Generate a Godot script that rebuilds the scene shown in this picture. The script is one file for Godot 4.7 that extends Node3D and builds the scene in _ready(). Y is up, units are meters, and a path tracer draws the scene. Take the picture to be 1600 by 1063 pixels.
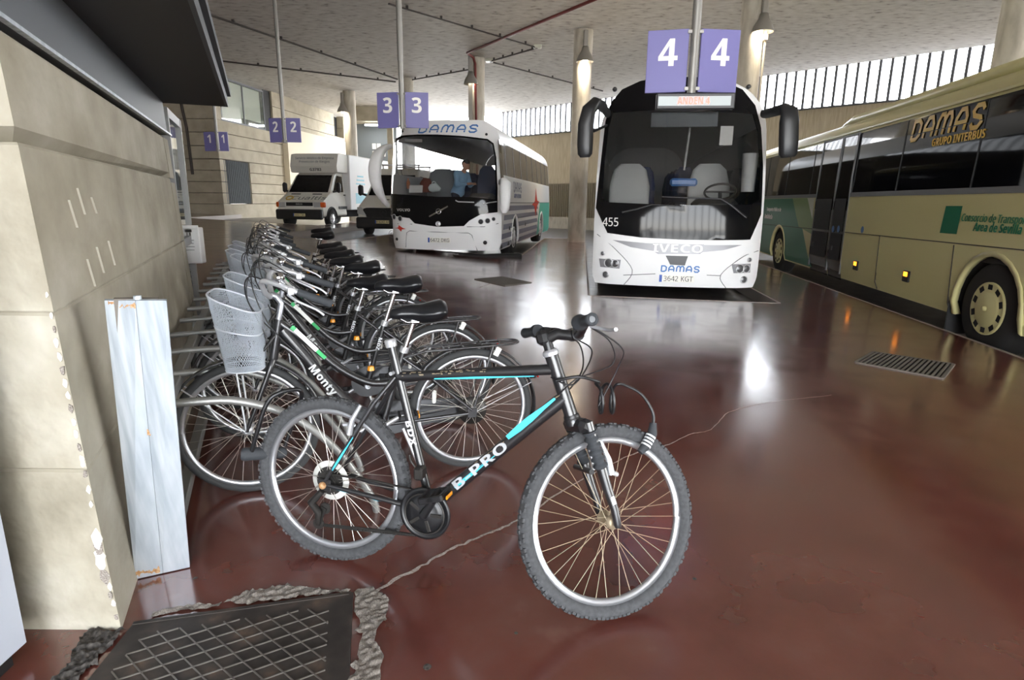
extends Node3D
# A bus station: hall, bays with coaches and vans, a rack of bicycles beside a concrete kiosk.

const CAM_H := 1.37
const FOCAL := 930.0
var cam_r: Vector3
var cam_u: Vector3
var cam_f: Vector3
var M := {}
var taken := {}
var rng := RandomNumberGenerator.new()

# ---------------------------------------------------------------- pixels to rays
func ray(px: float, py: float) -> Vector3:
	return cam_r * ((px - 800.0) / FOCAL) + cam_u * ((531.5 - py) / FOCAL) + cam_f

func on_level(px: float, py: float, y := 0.0) -> Vector3:
	var d := ray(px, py)
	return Vector3(0, CAM_H, 0) + d * ((y - CAM_H) / d.y)

func at_depth(px: float, py: float, depth: float) -> Vector3:
	return Vector3(0, CAM_H, 0) + ray(px, py) * depth

# ---------------------------------------------------------------- ground
func gy(x: float, z: float) -> float:
	var xs := [-40.0, -15.0, -8.0, -4.0, -1.5, 0.0, 1.2]
	var hs := [0.9, 0.7, 0.42, 0.28, 0.16, 0.07, 0.0]
	var h := 0.0
	if x <= xs[0]:
		h = hs[0]
	else:
		for i in 6:
			if x >= xs[i] and x < xs[i + 1]:
				h = lerpf(hs[i], hs[i + 1], (x - xs[i]) / (xs[i + 1] - xs[i]))
	return h * smoothstep(6.0, 13.0, -z)

func road(x: float, z: float) -> float:
	return gy(x, z) - 0.18

func on_ground(px: float, py: float, off := 0.0) -> Vector3:
	var p := on_level(px, py, off)
	for i in 8:
		p = on_level(px, py, gy(p.x, p.z) + off)
	return p

# ---------------------------------------------------------------- naming
func numbered(called: String) -> String:
	var n: int = taken.get(called, 0)
	taken[called] = n + 1
	return called if n == 0 else "%s_%03d" % [called, n]

func tag(o: Node3D, label: String, category := "", group := "", kind := "") -> Node3D:
	if label:
		o.set_meta("label", label)
	if category:
		o.set_meta("category", category)
	if group:
		o.set_meta("group", group)
	if kind:
		o.set_meta("kind", kind)
	return o

func thing(called: String, at: Vector3, turn: float, label: String, category: String, group := "") -> Node3D:
	var o := Node3D.new()
	o.name = numbered(called)
	add_child(o)
	o.position = at
	o.rotation.y = turn
	tag(o, label, category, group)
	return o

func setting(called: String, at := Vector3.ZERO) -> Node3D:
	var o := Node3D.new()
	o.name = numbered(called)
	add_child(o)
	o.position = at
	o.set_meta("kind", "structure")
	return o

func S() -> SurfaceTool:
	var s := SurfaceTool.new()
	s.begin(Mesh.PRIMITIVE_TRIANGLES)
	return s

func put(s: SurfaceTool, called: String, m: Material, parent: Node = null) -> MeshInstance3D:
	s.generate_normals()
	s.set_material(m)
	var o := MeshInstance3D.new()
	o.mesh = s.commit()
	if parent == null:
		o.name = numbered(called)
		add_child(o)
	else:
		o.name = called
		parent.add_child(o, true)
	return o

func same(o: MeshInstance3D, called: String, parent: Node, at: Vector3) -> MeshInstance3D:
	var c := MeshInstance3D.new()
	c.mesh = o.mesh
	c.name = called
	parent.add_child(c, true)
	c.position = at
	return c

# ---------------------------------------------------------------- shapes
func tri(s: SurfaceTool, a: Vector3, b: Vector3, c: Vector3) -> void:
	s.add_vertex(a)
	s.add_vertex(b)
	s.add_vertex(c)

func quad(s: SurfaceTool, a: Vector3, b: Vector3, c: Vector3, d: Vector3) -> void:
	tri(s, a, b, c)
	tri(s, a, c, d)

func box(s: SurfaceTool, c: Vector3, size: Vector3, bev := 0.0, b := Basis.IDENTITY) -> void:
	var h := size * 0.5
	var e := minf(bev, minf(h.x, minf(h.y, h.z)) * 0.9)
	s.set_smooth_group(-1)
	if e <= 0.0:
		for ax in 3:
			for sg in [-1.0, 1.0]:
				var n := Vector3.ZERO
				n[ax] = sg
				var u := Vector3.ZERO
				u[(ax + 1) % 3] = 1.0
				var v := n.cross(u)
				quad(s, c + b * ((n - u - v) * h), c + b * ((n - u + v) * h), c + b * ((n + u + v) * h), c + b * ((n + u - v) * h))
		return
	var q := h - Vector3(e, e, e)
	for ax in 3:
		for sg in [-1.0, 1.0]:
			var n := Vector3.ZERO
			n[ax] = sg
			var u := Vector3.ZERO
			u[(ax + 1) % 3] = 1.0
			var v := n.cross(u)
			var o := n * h
			quad(s, c + b * (o + (-u - v) * q), c + b * (o + (-u + v) * q), c + b * (o + (u + v) * q), c + b * (o + (u - v) * q))
	for ax in 3:
		var bx := (ax + 1) % 3
		var cx := (ax + 2) % 3
		for s1 in [-1.0, 1.0]:
			for s2 in [-1.0, 1.0]:
				var p := []
				for k in [[-1.0, 0], [1.0, 0], [1.0, 1], [-1.0, 1]]:
					var w := Vector3.ZERO
					w[ax] = k[0] * q[ax]
					w[bx] = s1 * (h[bx] if k[1] == 0 else q[bx])
					w[cx] = s2 * (q[cx] if k[1] == 0 else h[cx])
					p.append(c + b * w)
				if s1 * s2 > 0:
					quad(s, p[3], p[2], p[1], p[0])
				else:
					quad(s, p[0], p[1], p[2], p[3])
	for sx in [-1.0, 1.0]:
		for sy in [-1.0, 1.0]:
			for sz in [-1.0, 1.0]:
				var a := Vector3(sx * h.x, sy * q.y, sz * q.z)
				var bb := Vector3(sx * q.x, sy * h.y, sz * q.z)
				var cc := Vector3(sx * q.x, sy * q.y, sz * h.z)
				if sx * sy * sz > 0:
					tri(s, c + b * a, c + b * cc, c + b * bb)
				else:
					tri(s, c + b * a, c + b * bb, c + b * cc)

# a bar of rectangular section from a to b
func bar(s: SurfaceTool, a: Vector3, b: Vector3, w: float, t: float, up := Vector3.UP, bev := 0.0) -> void:
	var z := (b - a).normalized()
	var x := up.cross(z)
	if x.length() < 0.01:
		x = Vector3.RIGHT.cross(z)
	x = x.normalized()
	box(s, (a + b) * 0.5, Vector3(w, t, a.distance_to(b)), bev, Basis(x, z.cross(x), z))

func ring_at(c: Vector3, x: Vector3, y: Vector3, r: float, n: int) -> PackedVector3Array:
	var out := PackedVector3Array()
	for i in n:
		var a := TAU * i / n
		out.append(c + x * (cos(a) * r) + y * (sin(a) * r))
	return out

func tube(s: SurfaceTool, pts: Array, rad, n := 8, closed := false) -> void:
	var cnt := pts.size()
	var rings := []
	var t0: Vector3 = (pts[1] - pts[0]).normalized()
	var x := t0.cross(Vector3.UP)
	if x.length() < 0.05:
		x = t0.cross(Vector3.RIGHT)
	x = x.normalized()
	for i in cnt:
		var prev: Vector3 = pts[(i - 1 + cnt) % cnt] if closed else pts[maxi(i - 1, 0)]
		var next: Vector3 = pts[(i + 1) % cnt] if closed else pts[mini(i + 1, cnt - 1)]
		var t := (next - prev).normalized()
		x = (x - t * x.dot(t)).normalized()
		var y := t.cross(x)
		var r: float = rad[i] if rad is Array else rad
		rings.append(ring_at(pts[i], x, y, r, n))
	if closed:
		rings.append(rings[0])
	loft(s, rings, not closed)

# rings of equal count, run along their axis; rings turn counter-clockwise seen along the axis
func loft(s: SurfaceTool, rings: Array, caps := true, smooth := true, open_ring := false) -> void:
	s.set_smooth_group(0 if smooth else -1)
	for i in rings.size() - 1:
		var a: PackedVector3Array = rings[i]
		var b: PackedVector3Array = rings[i + 1]
		var n := a.size()
		for k in (n - 1 if open_ring else n):
			var k2 := (k + 1) % n
			quad(s, a[k], a[k2], b[k2], b[k])
	if caps:
		s.set_smooth_group(-1)
		for e in 2:
			var r: PackedVector3Array = rings[0] if e == 0 else rings[-1]
			var c := Vector3.ZERO
			for p in r:
				c += p
			c /= r.size()
			for k in r.size():
				var k2 := (k + 1) % r.size()
				if e == 0:
					tri(s, c, r[k2], r[k])
				else:
					tri(s, c, r[k], r[k2])

func rod(s: SurfaceTool, a: Vector3, b: Vector3, r: float, r2 := -1.0, n := 8) -> void:
	tube(s, [a, b], [r, r if r2 < 0 else r2], n)

# profile of (radius, along) turned about an axis
func lathe(s: SurfaceTool, prof: Array, at: Vector3, axis: Vector3, n := 20, smooth := true) -> void:
	axis = axis.normalized()
	var x := axis.cross(Vector3.UP)
	if x.length() < 0.05:
		x = axis.cross(Vector3.RIGHT)
	x = x.normalized()
	var y := axis.cross(x)
	var rings := []
	for p in prof:
		rings.append(ring_at(at + axis * p.y, x, y, maxf(p.x, 0.0004), n))
	loft(s, rings, true, smooth)

func prism(s: SurfaceTool, poly: PackedVector2Array, depth: float, xf: Transform3D) -> void:
	s.set_smooth_group(-1)
	var p := poly
	if Geometry2D.is_polygon_clockwise(p):
		p = poly.duplicate()
		p.reverse()
	var idx := Geometry2D.triangulate_polygon(p)
	for i in range(0, idx.size(), 3):
		var a := p[idx[i]]
		var b := p[idx[i + 1]]
		var c := p[idx[i + 2]]
		tri(s, xf * Vector3(a.x, a.y, depth), xf * Vector3(c.x, c.y, depth), xf * Vector3(b.x, b.y, depth))
		tri(s, xf * Vector3(a.x, a.y, 0), xf * Vector3(b.x, b.y, 0), xf * Vector3(c.x, c.y, 0))
	for i in p.size():
		var a := p[i]
		var b := p[(i + 1) % p.size()]
		quad(s, xf * Vector3(a.x, a.y, 0), xf * Vector3(a.x, a.y, depth), xf * Vector3(b.x, b.y, depth), xf * Vector3(b.x, b.y, 0))

# a surface f over a flat outline, cut into cells so that it can bend
func shell(s: SurfaceTool, outline: PackedVector2Array, f: Callable, cell := 0.2, holes := []) -> void:
	s.set_smooth_group(0)
	var poly := outline.duplicate()
	if Geometry2D.is_polygon_clockwise(poly):
		poly.reverse()
	holes = holes.map(func(h):
		var c: PackedVector2Array = h.duplicate()
		if Geometry2D.is_polygon_clockwise(c):
			c.reverse()
		return c)
	var r := Rect2(poly[0], Vector2.ZERO)
	for p in poly:
		r = r.expand(p)
	var x0 := floorf(r.position.x / cell)
	var y0 := floorf(r.position.y / cell)
	for i in int(ceilf(r.end.x / cell) - x0):
		for j in int(ceilf(r.end.y / cell) - y0):
			var o := Vector2(x0 + i, y0 + j) * cell
			var pieces: Array = Geometry2D.intersect_polygons(poly, PackedVector2Array([o, o + Vector2(cell, 0), o + Vector2(cell, cell), o + Vector2(0, cell)]))
			for h in holes:
				var left := []
				for p in pieces:
					left.append_array(Geometry2D.clip_polygons(p, h))
				pieces = left
			for p in pieces:
				if p.size() < 3:
					continue
				var idx := Geometry2D.triangulate_polygon(p)
				for k in idx.size():
					s.add_vertex(f.call((p[idx[k]] as Vector2).snapped(Vector2(0.0005, 0.0005))))

func rect(x0: float, y0: float, x1: float, y1: float, r := 0.0) -> PackedVector2Array:
	if r <= 0.0:
		return PackedVector2Array([Vector2(x0, y0), Vector2(x1, y0), Vector2(x1, y1), Vector2(x0, y1)])
	var out := PackedVector2Array()
	for c in [[x1 - r, y0 + r, -90.0], [x1 - r, y1 - r, 0.0], [x0 + r, y1 - r, 90.0], [x0 + r, y0 + r, 180.0]]:
		for k in 5:
			var a := deg_to_rad(c[2] + 22.5 * k)
			out.append(Vector2(c[0] + cos(a) * r, c[1] + sin(a) * r))
	return out

func disc(cx: float, cy: float, r: float, n := 20) -> PackedVector2Array:
	var out := PackedVector2Array()
	for i in n:
		out.append(Vector2(cx + cos(TAU * i / n) * r, cy + sin(TAU * i / n) * r))
	return out

func poly(a: Array) -> PackedVector2Array:
	var out := PackedVector2Array()
	for i in range(0, a.size(), 2):
		out.append(Vector2(a[i], a[i + 1]))
	return out

func curve(pts: Array, steps := 6, closed := false) -> Array:
	var out := []
	var n := pts.size()
	for i in (n if closed else n - 1):
		var p0 = pts[(i - 1 + n) % n] if closed else pts[maxi(i - 1, 0)]
		var p1 = pts[i]
		var p2 = pts[(i + 1) % n]
		var p3 = pts[(i + 2) % n] if closed else pts[mini(i + 2, n - 1)]
		for k in steps:
			out.append(p1.cubic_interpolate(p2, p0, p3, float(k) / steps))
	if not closed:
		out.append(pts[n - 1])
	return out

func smooth_poly(a: Array, steps := 5) -> PackedVector2Array:
	var pts := []
	for p in poly(a):
		pts.append(p)
	var out := PackedVector2Array()
	for p in curve(pts, steps, true):
		out.append(p)
	return out

const STROKES := {
	"D": [[0, 0, 0, 1, 0.42, 1, 0.66, 0.78, 0.66, 0.22, 0.42, 0, 0, 0]],
	"A": [[0, 0, 0, 0.62, 0.2, 1, 0.5, 1, 0.7, 0.62, 0.7, 0], [0, 0.38, 0.7, 0.38]],
	"M": [[0, 0, 0, 0.7, 0.14, 1, 0.36, 1, 0.5, 0.7, 0.5, 0], [0.5, 0.7, 0.64, 1, 0.86, 1, 1, 0.7, 1, 0]],
	"S": [[0.68, 0.78, 0.52, 1, 0.16, 1, 0, 0.78, 0.12, 0.56, 0.56, 0.44, 0.68, 0.22, 0.52, 0, 0.16, 0, 0, 0.22]],
}

# the coach company's rounded stencil letters, laid on the surface f
func stencil(o: Node3D, m: Material, word: String, x0: float, y0: float, h: float, f: Callable, slant := 0.15, split := true, wide := 1.0) -> void:
	var x := 0.0
	for ch in word:
		var widest := 0.0
		var s := S()
		for st in STROKES[ch]:
			var line := PackedVector2Array()
			for i in range(0, st.size(), 2):
				widest = maxf(widest, st[i])
				line.append(Vector2(x0 + ((x + st[i]) * wide + st[i + 1] * slant) * h, y0 + st[i + 1] * h))
			var outs := []
			var cuts := [rect(x0 - 1.0, y0 + 0.27 * h, x0 + 20.0 * h, y0 + 0.31 * h)] if split else []
			for p in Geometry2D.offset_polyline(line, h * 0.11, Geometry2D.JOIN_MITER, Geometry2D.END_BUTT):
				if Geometry2D.is_polygon_clockwise(p):
					cuts.append(p)
				else:
					outs.append(p)
			for p in outs:
				shell(s, p, f, h * 0.25, cuts)
		put(s, "letter", m, o)
		x += widest + 0.38

func lettering(words: String, h: float, m: Material, parent: Node, xf: Transform3D, bold := true, wide := 1.0, called := "lettering") -> MeshInstance3D:
	var t := TextMesh.new()
	var f := SystemFont.new()
	f.font_names = PackedStringArray(["Droid Sans"])
	f.font_weight = 700 if bold else 400
	t.font = f
	t.text = words
	t.font_size = 48
	t.pixel_size = h / 34.5
	t.depth = 0.004
	t.curve_step = 3.0
	t.material = m
	var o := MeshInstance3D.new()
	o.mesh = t
	o.name = called
	parent.add_child(o, true)
	o.transform = Transform3D(xf.basis * Basis.from_scale(Vector3(wide, 1, 1)), xf.origin)
	return o

# ---------------------------------------------------------------- materials
func mat(called: String, c: Color, rough: float, metal := 0.0) -> StandardMaterial3D:
	var m := StandardMaterial3D.new()
	m.resource_name = called
	m.albedo_color = c
	m.roughness = rough
	m.metallic = metal
	M[called] = m
	return m

func noise_tex(freq: float, octaves: int, ramp: Array, sd := 1, size := 512, normal := false, kind := FastNoiseLite.TYPE_SIMPLEX_SMOOTH) -> NoiseTexture2D:
	var n := FastNoiseLite.new()
	n.noise_type = kind
	n.frequency = freq
	n.fractal_octaves = octaves
	n.seed = sd
	var t := NoiseTexture2D.new()
	t.width = size
	t.height = size
	t.seamless = true
	t.noise = n
	if normal:
		t.as_normal_map = true
		t.bump_strength = 4.0
	elif ramp.size():
		var g := Gradient.new()
		g.offsets = PackedFloat32Array(ramp.map(func(r): return r[0]))
		g.colors = PackedColorArray(ramp.map(func(r): return r[1]))
		t.color_ramp = g
	return t

func grain(m: StandardMaterial3D, tex: Texture2D, scale: Vector3, rough_tex: Texture2D = null, normal_tex: Texture2D = null, normal_scale := 0.4) -> void:
	m.uv1_triplanar = true
	m.uv1_world_triplanar = true
	m.uv1_scale = scale
	m.albedo_texture = tex
	if rough_tex:
		m.roughness_texture = rough_tex
	if normal_tex:
		m.normal_enabled = true
		m.normal_texture = normal_tex
		m.normal_scale = normal_scale

func rgb(r: int, g: int, b: int) -> Color:
	return Color(r / 255.0, g / 255.0, b / 255.0)

func make_materials() -> void:
	var m: StandardMaterial3D
	# polished red floor: scuffed colour, streaky gloss
	m = mat("red_floor", Color.WHITE, 1.0)
	grain(m, noise_tex(0.006, 5, [[0.0, rgb(88, 46, 38)], [0.35, rgb(100, 53, 45)], [0.6, rgb(106, 58, 49)], [0.8, rgb(108, 64, 55)], [1.0, rgb(122, 84, 75)]], 3, 1024), Vector3(0.3, 0.3, 0.3),
		noise_tex(0.01, 5, [[0.0, Color(0.1, 0.1, 0.1)], [0.5, Color(0.16, 0.16, 0.16)], [1.0, Color(0.26, 0.26, 0.26)]], 9, 512))
	m.metallic_specular = 0.7
	m.clearcoat_enabled = true
	m.clearcoat = 0.6
	m.clearcoat_roughness = 0.2
	m = mat("asphalt", Color.WHITE, 0.32)
	grain(m, noise_tex(0.02, 5, [[0.0, rgb(62, 58, 56)], [0.6, rgb(92, 87, 84)], [1.0, rgb(120, 114, 110)]], 4), Vector3(0.25, 0.25, 0.25))
	mat("bounce_ground", rgb(206, 200, 190), 0.8)  # pale so that skylight bounces off it up to the ceiling
	m = mat("kerb", rgb(150, 140, 132), 0.6)
	m = mat("ceiling_concrete", Color.WHITE, 0.85)
	grain(m, noise_tex(0.02, 6, [[0.0, rgb(112, 104, 96)], [0.2, rgb(170, 162, 153)], [0.32, rgb(194, 187, 178)], [0.6, rgb(202, 196, 187)], [1.0, rgb(216, 210, 202)]], 5, 1024), Vector3(0.1, 0.3, 0.2))
	m = mat("kiosk_concrete", Color.WHITE, 0.75)
	grain(m, noise_tex(0.01, 6, [[0.0, rgb(136, 129, 112)], [0.45, rgb(160, 153, 136)], [0.7, rgb(170, 164, 148)], [1.0, rgb(186, 181, 167)]], 6), Vector3(0.5, 0.5, 0.5), null, noise_tex(0.05, 4, [], 7, 512, true), 0.25)
	m = mat("board_wall", Color.WHITE, 0.8)
	grain(m, noise_tex(0.03, 4, [[0.0, rgb(170, 155, 128)], [0.5, rgb(196, 182, 156)], [1.0, rgb(214, 202, 178)]], 8), Vector3(0.9, 0.06, 0.9))
	m = mat("building_concrete", Color.WHITE, 0.85)
	grain(m, noise_tex(0.01, 5, [[0.0, rgb(158, 149, 130)], [0.5, rgb(174, 165, 146)], [1.0, rgb(186, 178, 160)]], 10), Vector3(0.2, 0.2, 0.2))
	m = mat("column_concrete", Color.WHITE, 0.75)
	grain(m, noise_tex(0.015, 5, [[0.0, rgb(160, 152, 138)], [0.5, rgb(188, 181, 167)], [1.0, rgb(206, 200, 188)]], 11), Vector3(0.6, 0.15, 0.6))
	m = mat("galvanised", Color.WHITE, 1.0, 0.35)
	grain(m, noise_tex(0.03, 5, [[0.0, rgb(148, 157, 166)], [0.5, rgb(176, 184, 191)], [1.0, rgb(200, 206, 211)]], 12), Vector3(1.6, 0.16, 1.6), noise_tex(0.03, 4, [[0.0, Color(0.35, 0.35, 0.35)], [1.0, Color(0.6, 0.6, 0.6)]], 13))
	m = mat("rust", Color.WHITE, 0.9)
	grain(m, noise_tex(0.05, 5, [[0.0, rgb(120, 78, 42)], [0.5, rgb(170, 128, 84)], [1.0, rgb(205, 188, 165)]], 14), Vector3(3, 3, 3))
	m = mat("tread_plate", Color.WHITE, 0.62, 0.25)
	grain(m, noise_tex(0.012, 6, [[0.0, rgb(44, 39, 36)], [0.5, rgb(62, 56, 52)], [0.75, rgb(78, 68, 61)], [1.0, rgb(112, 92, 76)]], 15), Vector3(1.0, 1.0, 1.0))
	m = mat("rubble", Color.WHITE, 0.95)
	grain(m, noise_tex(0.06, 5, [[0.0, rgb(84, 76, 70)], [0.5, rgb(134, 126, 118)], [1.0, rgb(180, 174, 166)]], 16), Vector3(5, 5, 5))
	m = mat("dark_rubble", Color.WHITE, 0.95)
	grain(m, noise_tex(0.06, 5, [[0.0, rgb(34, 31, 29)], [0.5, rgb(72, 68, 64)], [1.0, rgb(120, 115, 110)]], 17), Vector3(2, 2, 2))
	m = mat("crack_fill", Color.WHITE, 0.9)
	grain(m, noise_tex(0.08, 4, [[0.0, rgb(110, 90, 80)], [0.5, rgb(168, 156, 148)], [1.0, rgb(200, 192, 184)]], 18), Vector3(2, 2, 2))
	m = mat("grating", rgb(116, 110, 102), 0.6, 0.3)
	mat("plaster_chip", rgb(214, 208, 198), 0.9)
	mat("chalk", rgb(196, 192, 180), 0.9)
	mat("groove", rgb(96, 90, 80), 0.9)
	mat("canopy_grey", rgb(92, 95, 100), 0.5, 0.2)
	mat("canopy_dark", rgb(52, 50, 50), 0.6)
	mat("sheet_grey", rgb(176, 182, 194), 0.45, 0.1)
	mat("sign_purple", rgb(112, 108, 164), 0.5)
	mat("sign_white", rgb(240, 238, 232), 0.5)
	mat("pole_grey", rgb(140, 138, 134), 0.45, 0.4)
	mat("cable_dark", rgb(70, 64, 60), 0.7)
	mat("pipe_red", rgb(112, 38, 34), 0.5)
	mat("lamp_shell", rgb(150, 146, 140), 0.45, 0.3)
	mat("steel_slat", rgb(104, 105, 110), 0.6, 0.1)
	mat("fence", rgb(150, 140, 118), 0.7)
	m = mat("bulb", rgb(255, 246, 226), 0.5)
	m.emission_enabled = true
	m.emission = rgb(255, 240, 214)
	m.emission_energy_multiplier = 9.0
	m = mat("neon", rgb(245, 250, 255), 0.5)
	m.emission_enabled = true
	m.emission = rgb(240, 248, 255)
	m.emission_energy_multiplier = 6.0
	# vehicles
	for a in [["paint_white", rgb(236, 236, 236), 0.22], ["paint_cream", rgb(210, 202, 146), 0.25], ["paint_green", rgb(18, 110, 78), 0.25], ["paint_olive", rgb(128, 152, 96), 0.25],
			["paint_pale", rgb(214, 214, 200), 0.25], ["paint_teal", rgb(84, 178, 158), 0.3], ["paint_slate", rgb(112, 116, 140), 0.3], ["paint_blue", rgb(74, 122, 184), 0.3], ["paint_red", rgb(206, 58, 44), 0.35],
			["paint_van", rgb(226, 224, 216), 0.3], ["print_sky", rgb(130, 205, 222), 0.4], ["gold", rgb(214, 172, 56), 0.4], ["amber_lens", rgb(226, 98, 38), 0.2], ["print_grey", rgb(116, 118, 120), 0.5],
			["print_yellow", rgb(206, 174, 74), 0.5], ["gloss_black", rgb(18, 18, 20), 0.07], ["black_glass", rgb(14, 15, 19), 0.04], ["tinted_glass", rgb(96, 92, 90), 0.1]]:
		m = mat(a[0], a[1], a[2])
		if a[0].begins_with("paint"):
			m.roughness = 0.32
			m.metallic_specular = 0.4
		elif a[2] <= 0.1:
			m.metallic_specular = 0.32 if a[0] == "gloss_black" else 0.42
	mat("trim_black", rgb(34, 34, 36), 0.45)
	mat("mirror_black", rgb(40, 41, 43), 0.4)
	mat("tyre", rgb(36, 35, 35), 0.85)
	mat("underbody", rgb(22, 22, 22), 0.9)
	mat("seam", rgb(70, 66, 56), 0.7)
	mat("chrome", rgb(205, 205, 208), 0.15, 1.0)
	mat("silver_trim", rgb(200, 200, 202), 0.3, 0.5)
	mat("brow_grey", rgb(146, 146, 150), 0.4, 0.2)
	mat("lamp_inner", rgb(96, 96, 98), 0.3, 0.4)
	mat("seat_grey", rgb(190, 192, 190), 0.7)
	mat("seat_blue", rgb(40, 54, 84), 0.8)
	mat("dash", rgb(44, 44, 46), 0.7)
	mat("plate_white", rgb(232, 230, 222), 0.5)
	mat("plate_yellow", rgb(236, 222, 170), 0.5)
	mat("plate_ink", rgb(34, 34, 40), 0.6)
	mat("plate_blue", rgb(40, 80, 170), 0.5)
	mat("paper", rgb(228, 228, 224), 0.8)
	m = mat("marker_lit", rgb(255, 160, 40), 0.3)
	m.emission_enabled = true
	m.emission = rgb(255, 140, 30)
	m.emission_energy_multiplier = 2.5
	m = mat("led_red", rgb(255, 90, 80), 0.5)
	m.emission_enabled = true
	m.emission = rgb(255, 60, 50)
	m.emission_energy_multiplier = 3.0
	m = mat("led_panel", rgb(150, 160, 160), 0.3)
	for a in [["screen_glass", 0.34, rgb(16, 20, 20)], ["lens_glass", 0.2, rgb(240, 245, 248)], ["side_glass", 0.12, rgb(150, 170, 165)]]:
		m = mat(a[0], Color(a[2], a[1]), 0.02)
		m.transparency = BaseMaterial3D.TRANSPARENCY_ALPHA
	# bicycles
	m = mat("frame_black", rgb(20, 20, 23), 0.18)
	m.clearcoat_enabled = true
	mat("decal_cyan", rgb(70, 190, 216), 0.35)
	mat("decal_silver", rgb(206, 208, 210), 0.35)
	mat("decal_worn", rgb(168, 170, 172), 0.4)
	mat("decal_green", rgb(40, 160, 90), 0.4)
	mat("alloy", rgb(200, 202, 206), 0.32, 0.6)
	mat("stem_grey", rgb(150, 152, 158), 0.35, 0.7)
	mat("alloy_rim", rgb(186, 188, 192), 0.32, 0.8)
	mat("spoke_steel", rgb(190, 186, 178), 0.3, 0.8)
	mat("rusty_steel", rgb(168, 154, 130), 0.45, 0.6)
	mat("dark_steel", rgb(64, 62, 60), 0.45, 0.7)
	m = mat("knobby_tyre", Color.WHITE, 0.9)
	grain(m, noise_tex(0.05, 4, [[0.0, rgb(52, 53, 55)], [1.0, rgb(80, 81, 83)]], 20, 256), Vector3(4, 4, 4))
	mat("grey_tyre", rgb(54, 55, 56), 0.85)
	mat("rubber_grip", rgb(46, 49, 53), 0.75)
	mat("plastic_black", rgb(24, 24, 26), 0.4)
	m = mat("saddle_black", rgb(22, 23, 26), 0.3)
	m = mat("basket_grey", rgb(186, 194, 204), 0.5, 0.1)
	mat("basket_edge", rgb(206, 212, 220), 0.4, 0.2)
	mat("rack_steel", rgb(140, 140, 137), 0.42, 0.5)
	mat("reflector_white", rgb(220, 220, 214), 0.25)
	mat("reflector_red", rgb(186, 30, 26), 0.2)
	mat("reflector_amber", rgb(226, 146, 34), 0.25)
	mat("cap_blue", rgb(50, 130, 200), 0.4)
	mat("cap_green", rgb(96, 186, 60), 0.4)
	# people
	mat("skin", rgb(196, 146, 118), 0.6)
	mat("shirt_blue", rgb(150, 190, 222), 0.8)
	mat("trousers", rgb(36, 40, 54), 0.85)
	mat("hair_dark", rgb(38, 32, 30), 0.7)
	mat("bag_white", rgb(220, 232, 232), 0.6)
	mat("bag_brown", rgb(110, 52, 38), 0.7)
	mat("bottle_amber", rgb(170, 100, 60), 0.3)
	mat("blind", rgb(232, 238, 226), 0.8)
	mat("office_grey", rgb(120, 126, 130), 0.7)
	mat("door_grey", rgb(150, 152, 152), 0.5)
	mat("poster_blue", rgb(110, 140, 160), 0.3)
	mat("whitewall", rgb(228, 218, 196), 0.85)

# ---------------------------------------------------------------- the hall
const CEIL := 6.9
const DRAIN_A := [Vector2(3.069, -5.134), Vector2(3.456, -5.521), Vector2(3.921, -5.104), Vector2(3.5, -4.65)]
const DRAIN_B := [Vector2(-0.645, -10.131), Vector2(-0.133, -9.553), Vector2(0.316, -10.044), Vector2(-0.183, -10.594)]

func flat(p: Vector2) -> Vector3:
	return Vector3(p.x, gy(p.x, p.y), p.y)

func flat_road(p: Vector2) -> Vector3:
	return Vector3(p.x, road(p.x, p.y), p.y)

# a patch of floor a little proud of the ground
func slab(s: SurfaceTool, pts: PackedVector2Array, up: float, cell := 0.5) -> void:
	shell(s, pts, func(p): return Vector3(p.x, gy(p.x, p.y) + up, p.y), cell)

func make_floor() -> void:
	var root := setting("floor")
	var deck := poly([-26, 10, 4.05, 10, 4.35, -2.2, 4.74, -5.34, 5.71, -13.03, 6.9, -22.5, 5.6, -22.6, 3.8, -8.37, 1.152, -8.9, 2.75, -23.2, 1.2, -23.4, 0.15, -14.45,
		-2.9, -14.9, -1.75, -23.6, -3.3, -23.8, -4.6, -15.9, -7.0, -17.2, -5.9, -26.5, -7.2, -26.7, -7.5, -23.2, -13.0, -23.8, -13.2, -29.5, -26, -29.5])
	var s := S()
	shell(s, deck, flat, 1.0, [PackedVector2Array(DRAIN_A), PackedVector2Array(DRAIN_B)])
	put(s, "red_platform", M.red_floor, root)
	# faces of the kerbs round the platform and their pale worn edge
	s = S()
	var e := S()
	for i in deck.size():
		var a := deck[i]
		var b := deck[(i + 1) % deck.size()]
		var n := maxi(1, int(a.distance_to(b) / 1.0))
		for k in n:
			var p := a.lerp(b, float(k) / n)
			var q := a.lerp(b, float(k + 1) / n)
			s.set_smooth_group(-1)
			quad(s, flat(p), flat(q), flat_road(q) - Vector3(0, 0.02, 0), flat_road(p) - Vector3(0, 0.02, 0))
			if p.y < -2.0 and p.x > -12.0:
				bar(e, flat(p) + Vector3(0, -0.004, 0), flat(q) + Vector3(0, -0.004, 0), 0.035, 0.016)
	put(s, "kerb_face", M.kerb, root)
	put(e, "kerb_edge", M.kerb, root)
	s = S()
	shell(s, rect(-45, -48, 32, 10), flat_road, 2.0)
	put(s, "bay_road", M.asphalt, root)
	s = S()
	box(s, Vector3(0, -0.75, -80), Vector3(170, 0.5, 70))
	put(s, "bounce_ground", M.bounce_ground, root)  # outside ground added beyond the louvred wall to bounce daylight inward
	s = S()
	box(s, Vector3(0, -0.45, 40), Vector3(170, 0.5, 60))
	put(s, "bounce_ground", M.bounce_ground, root)  # same added light-bouncing ground, behind the camera

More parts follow.
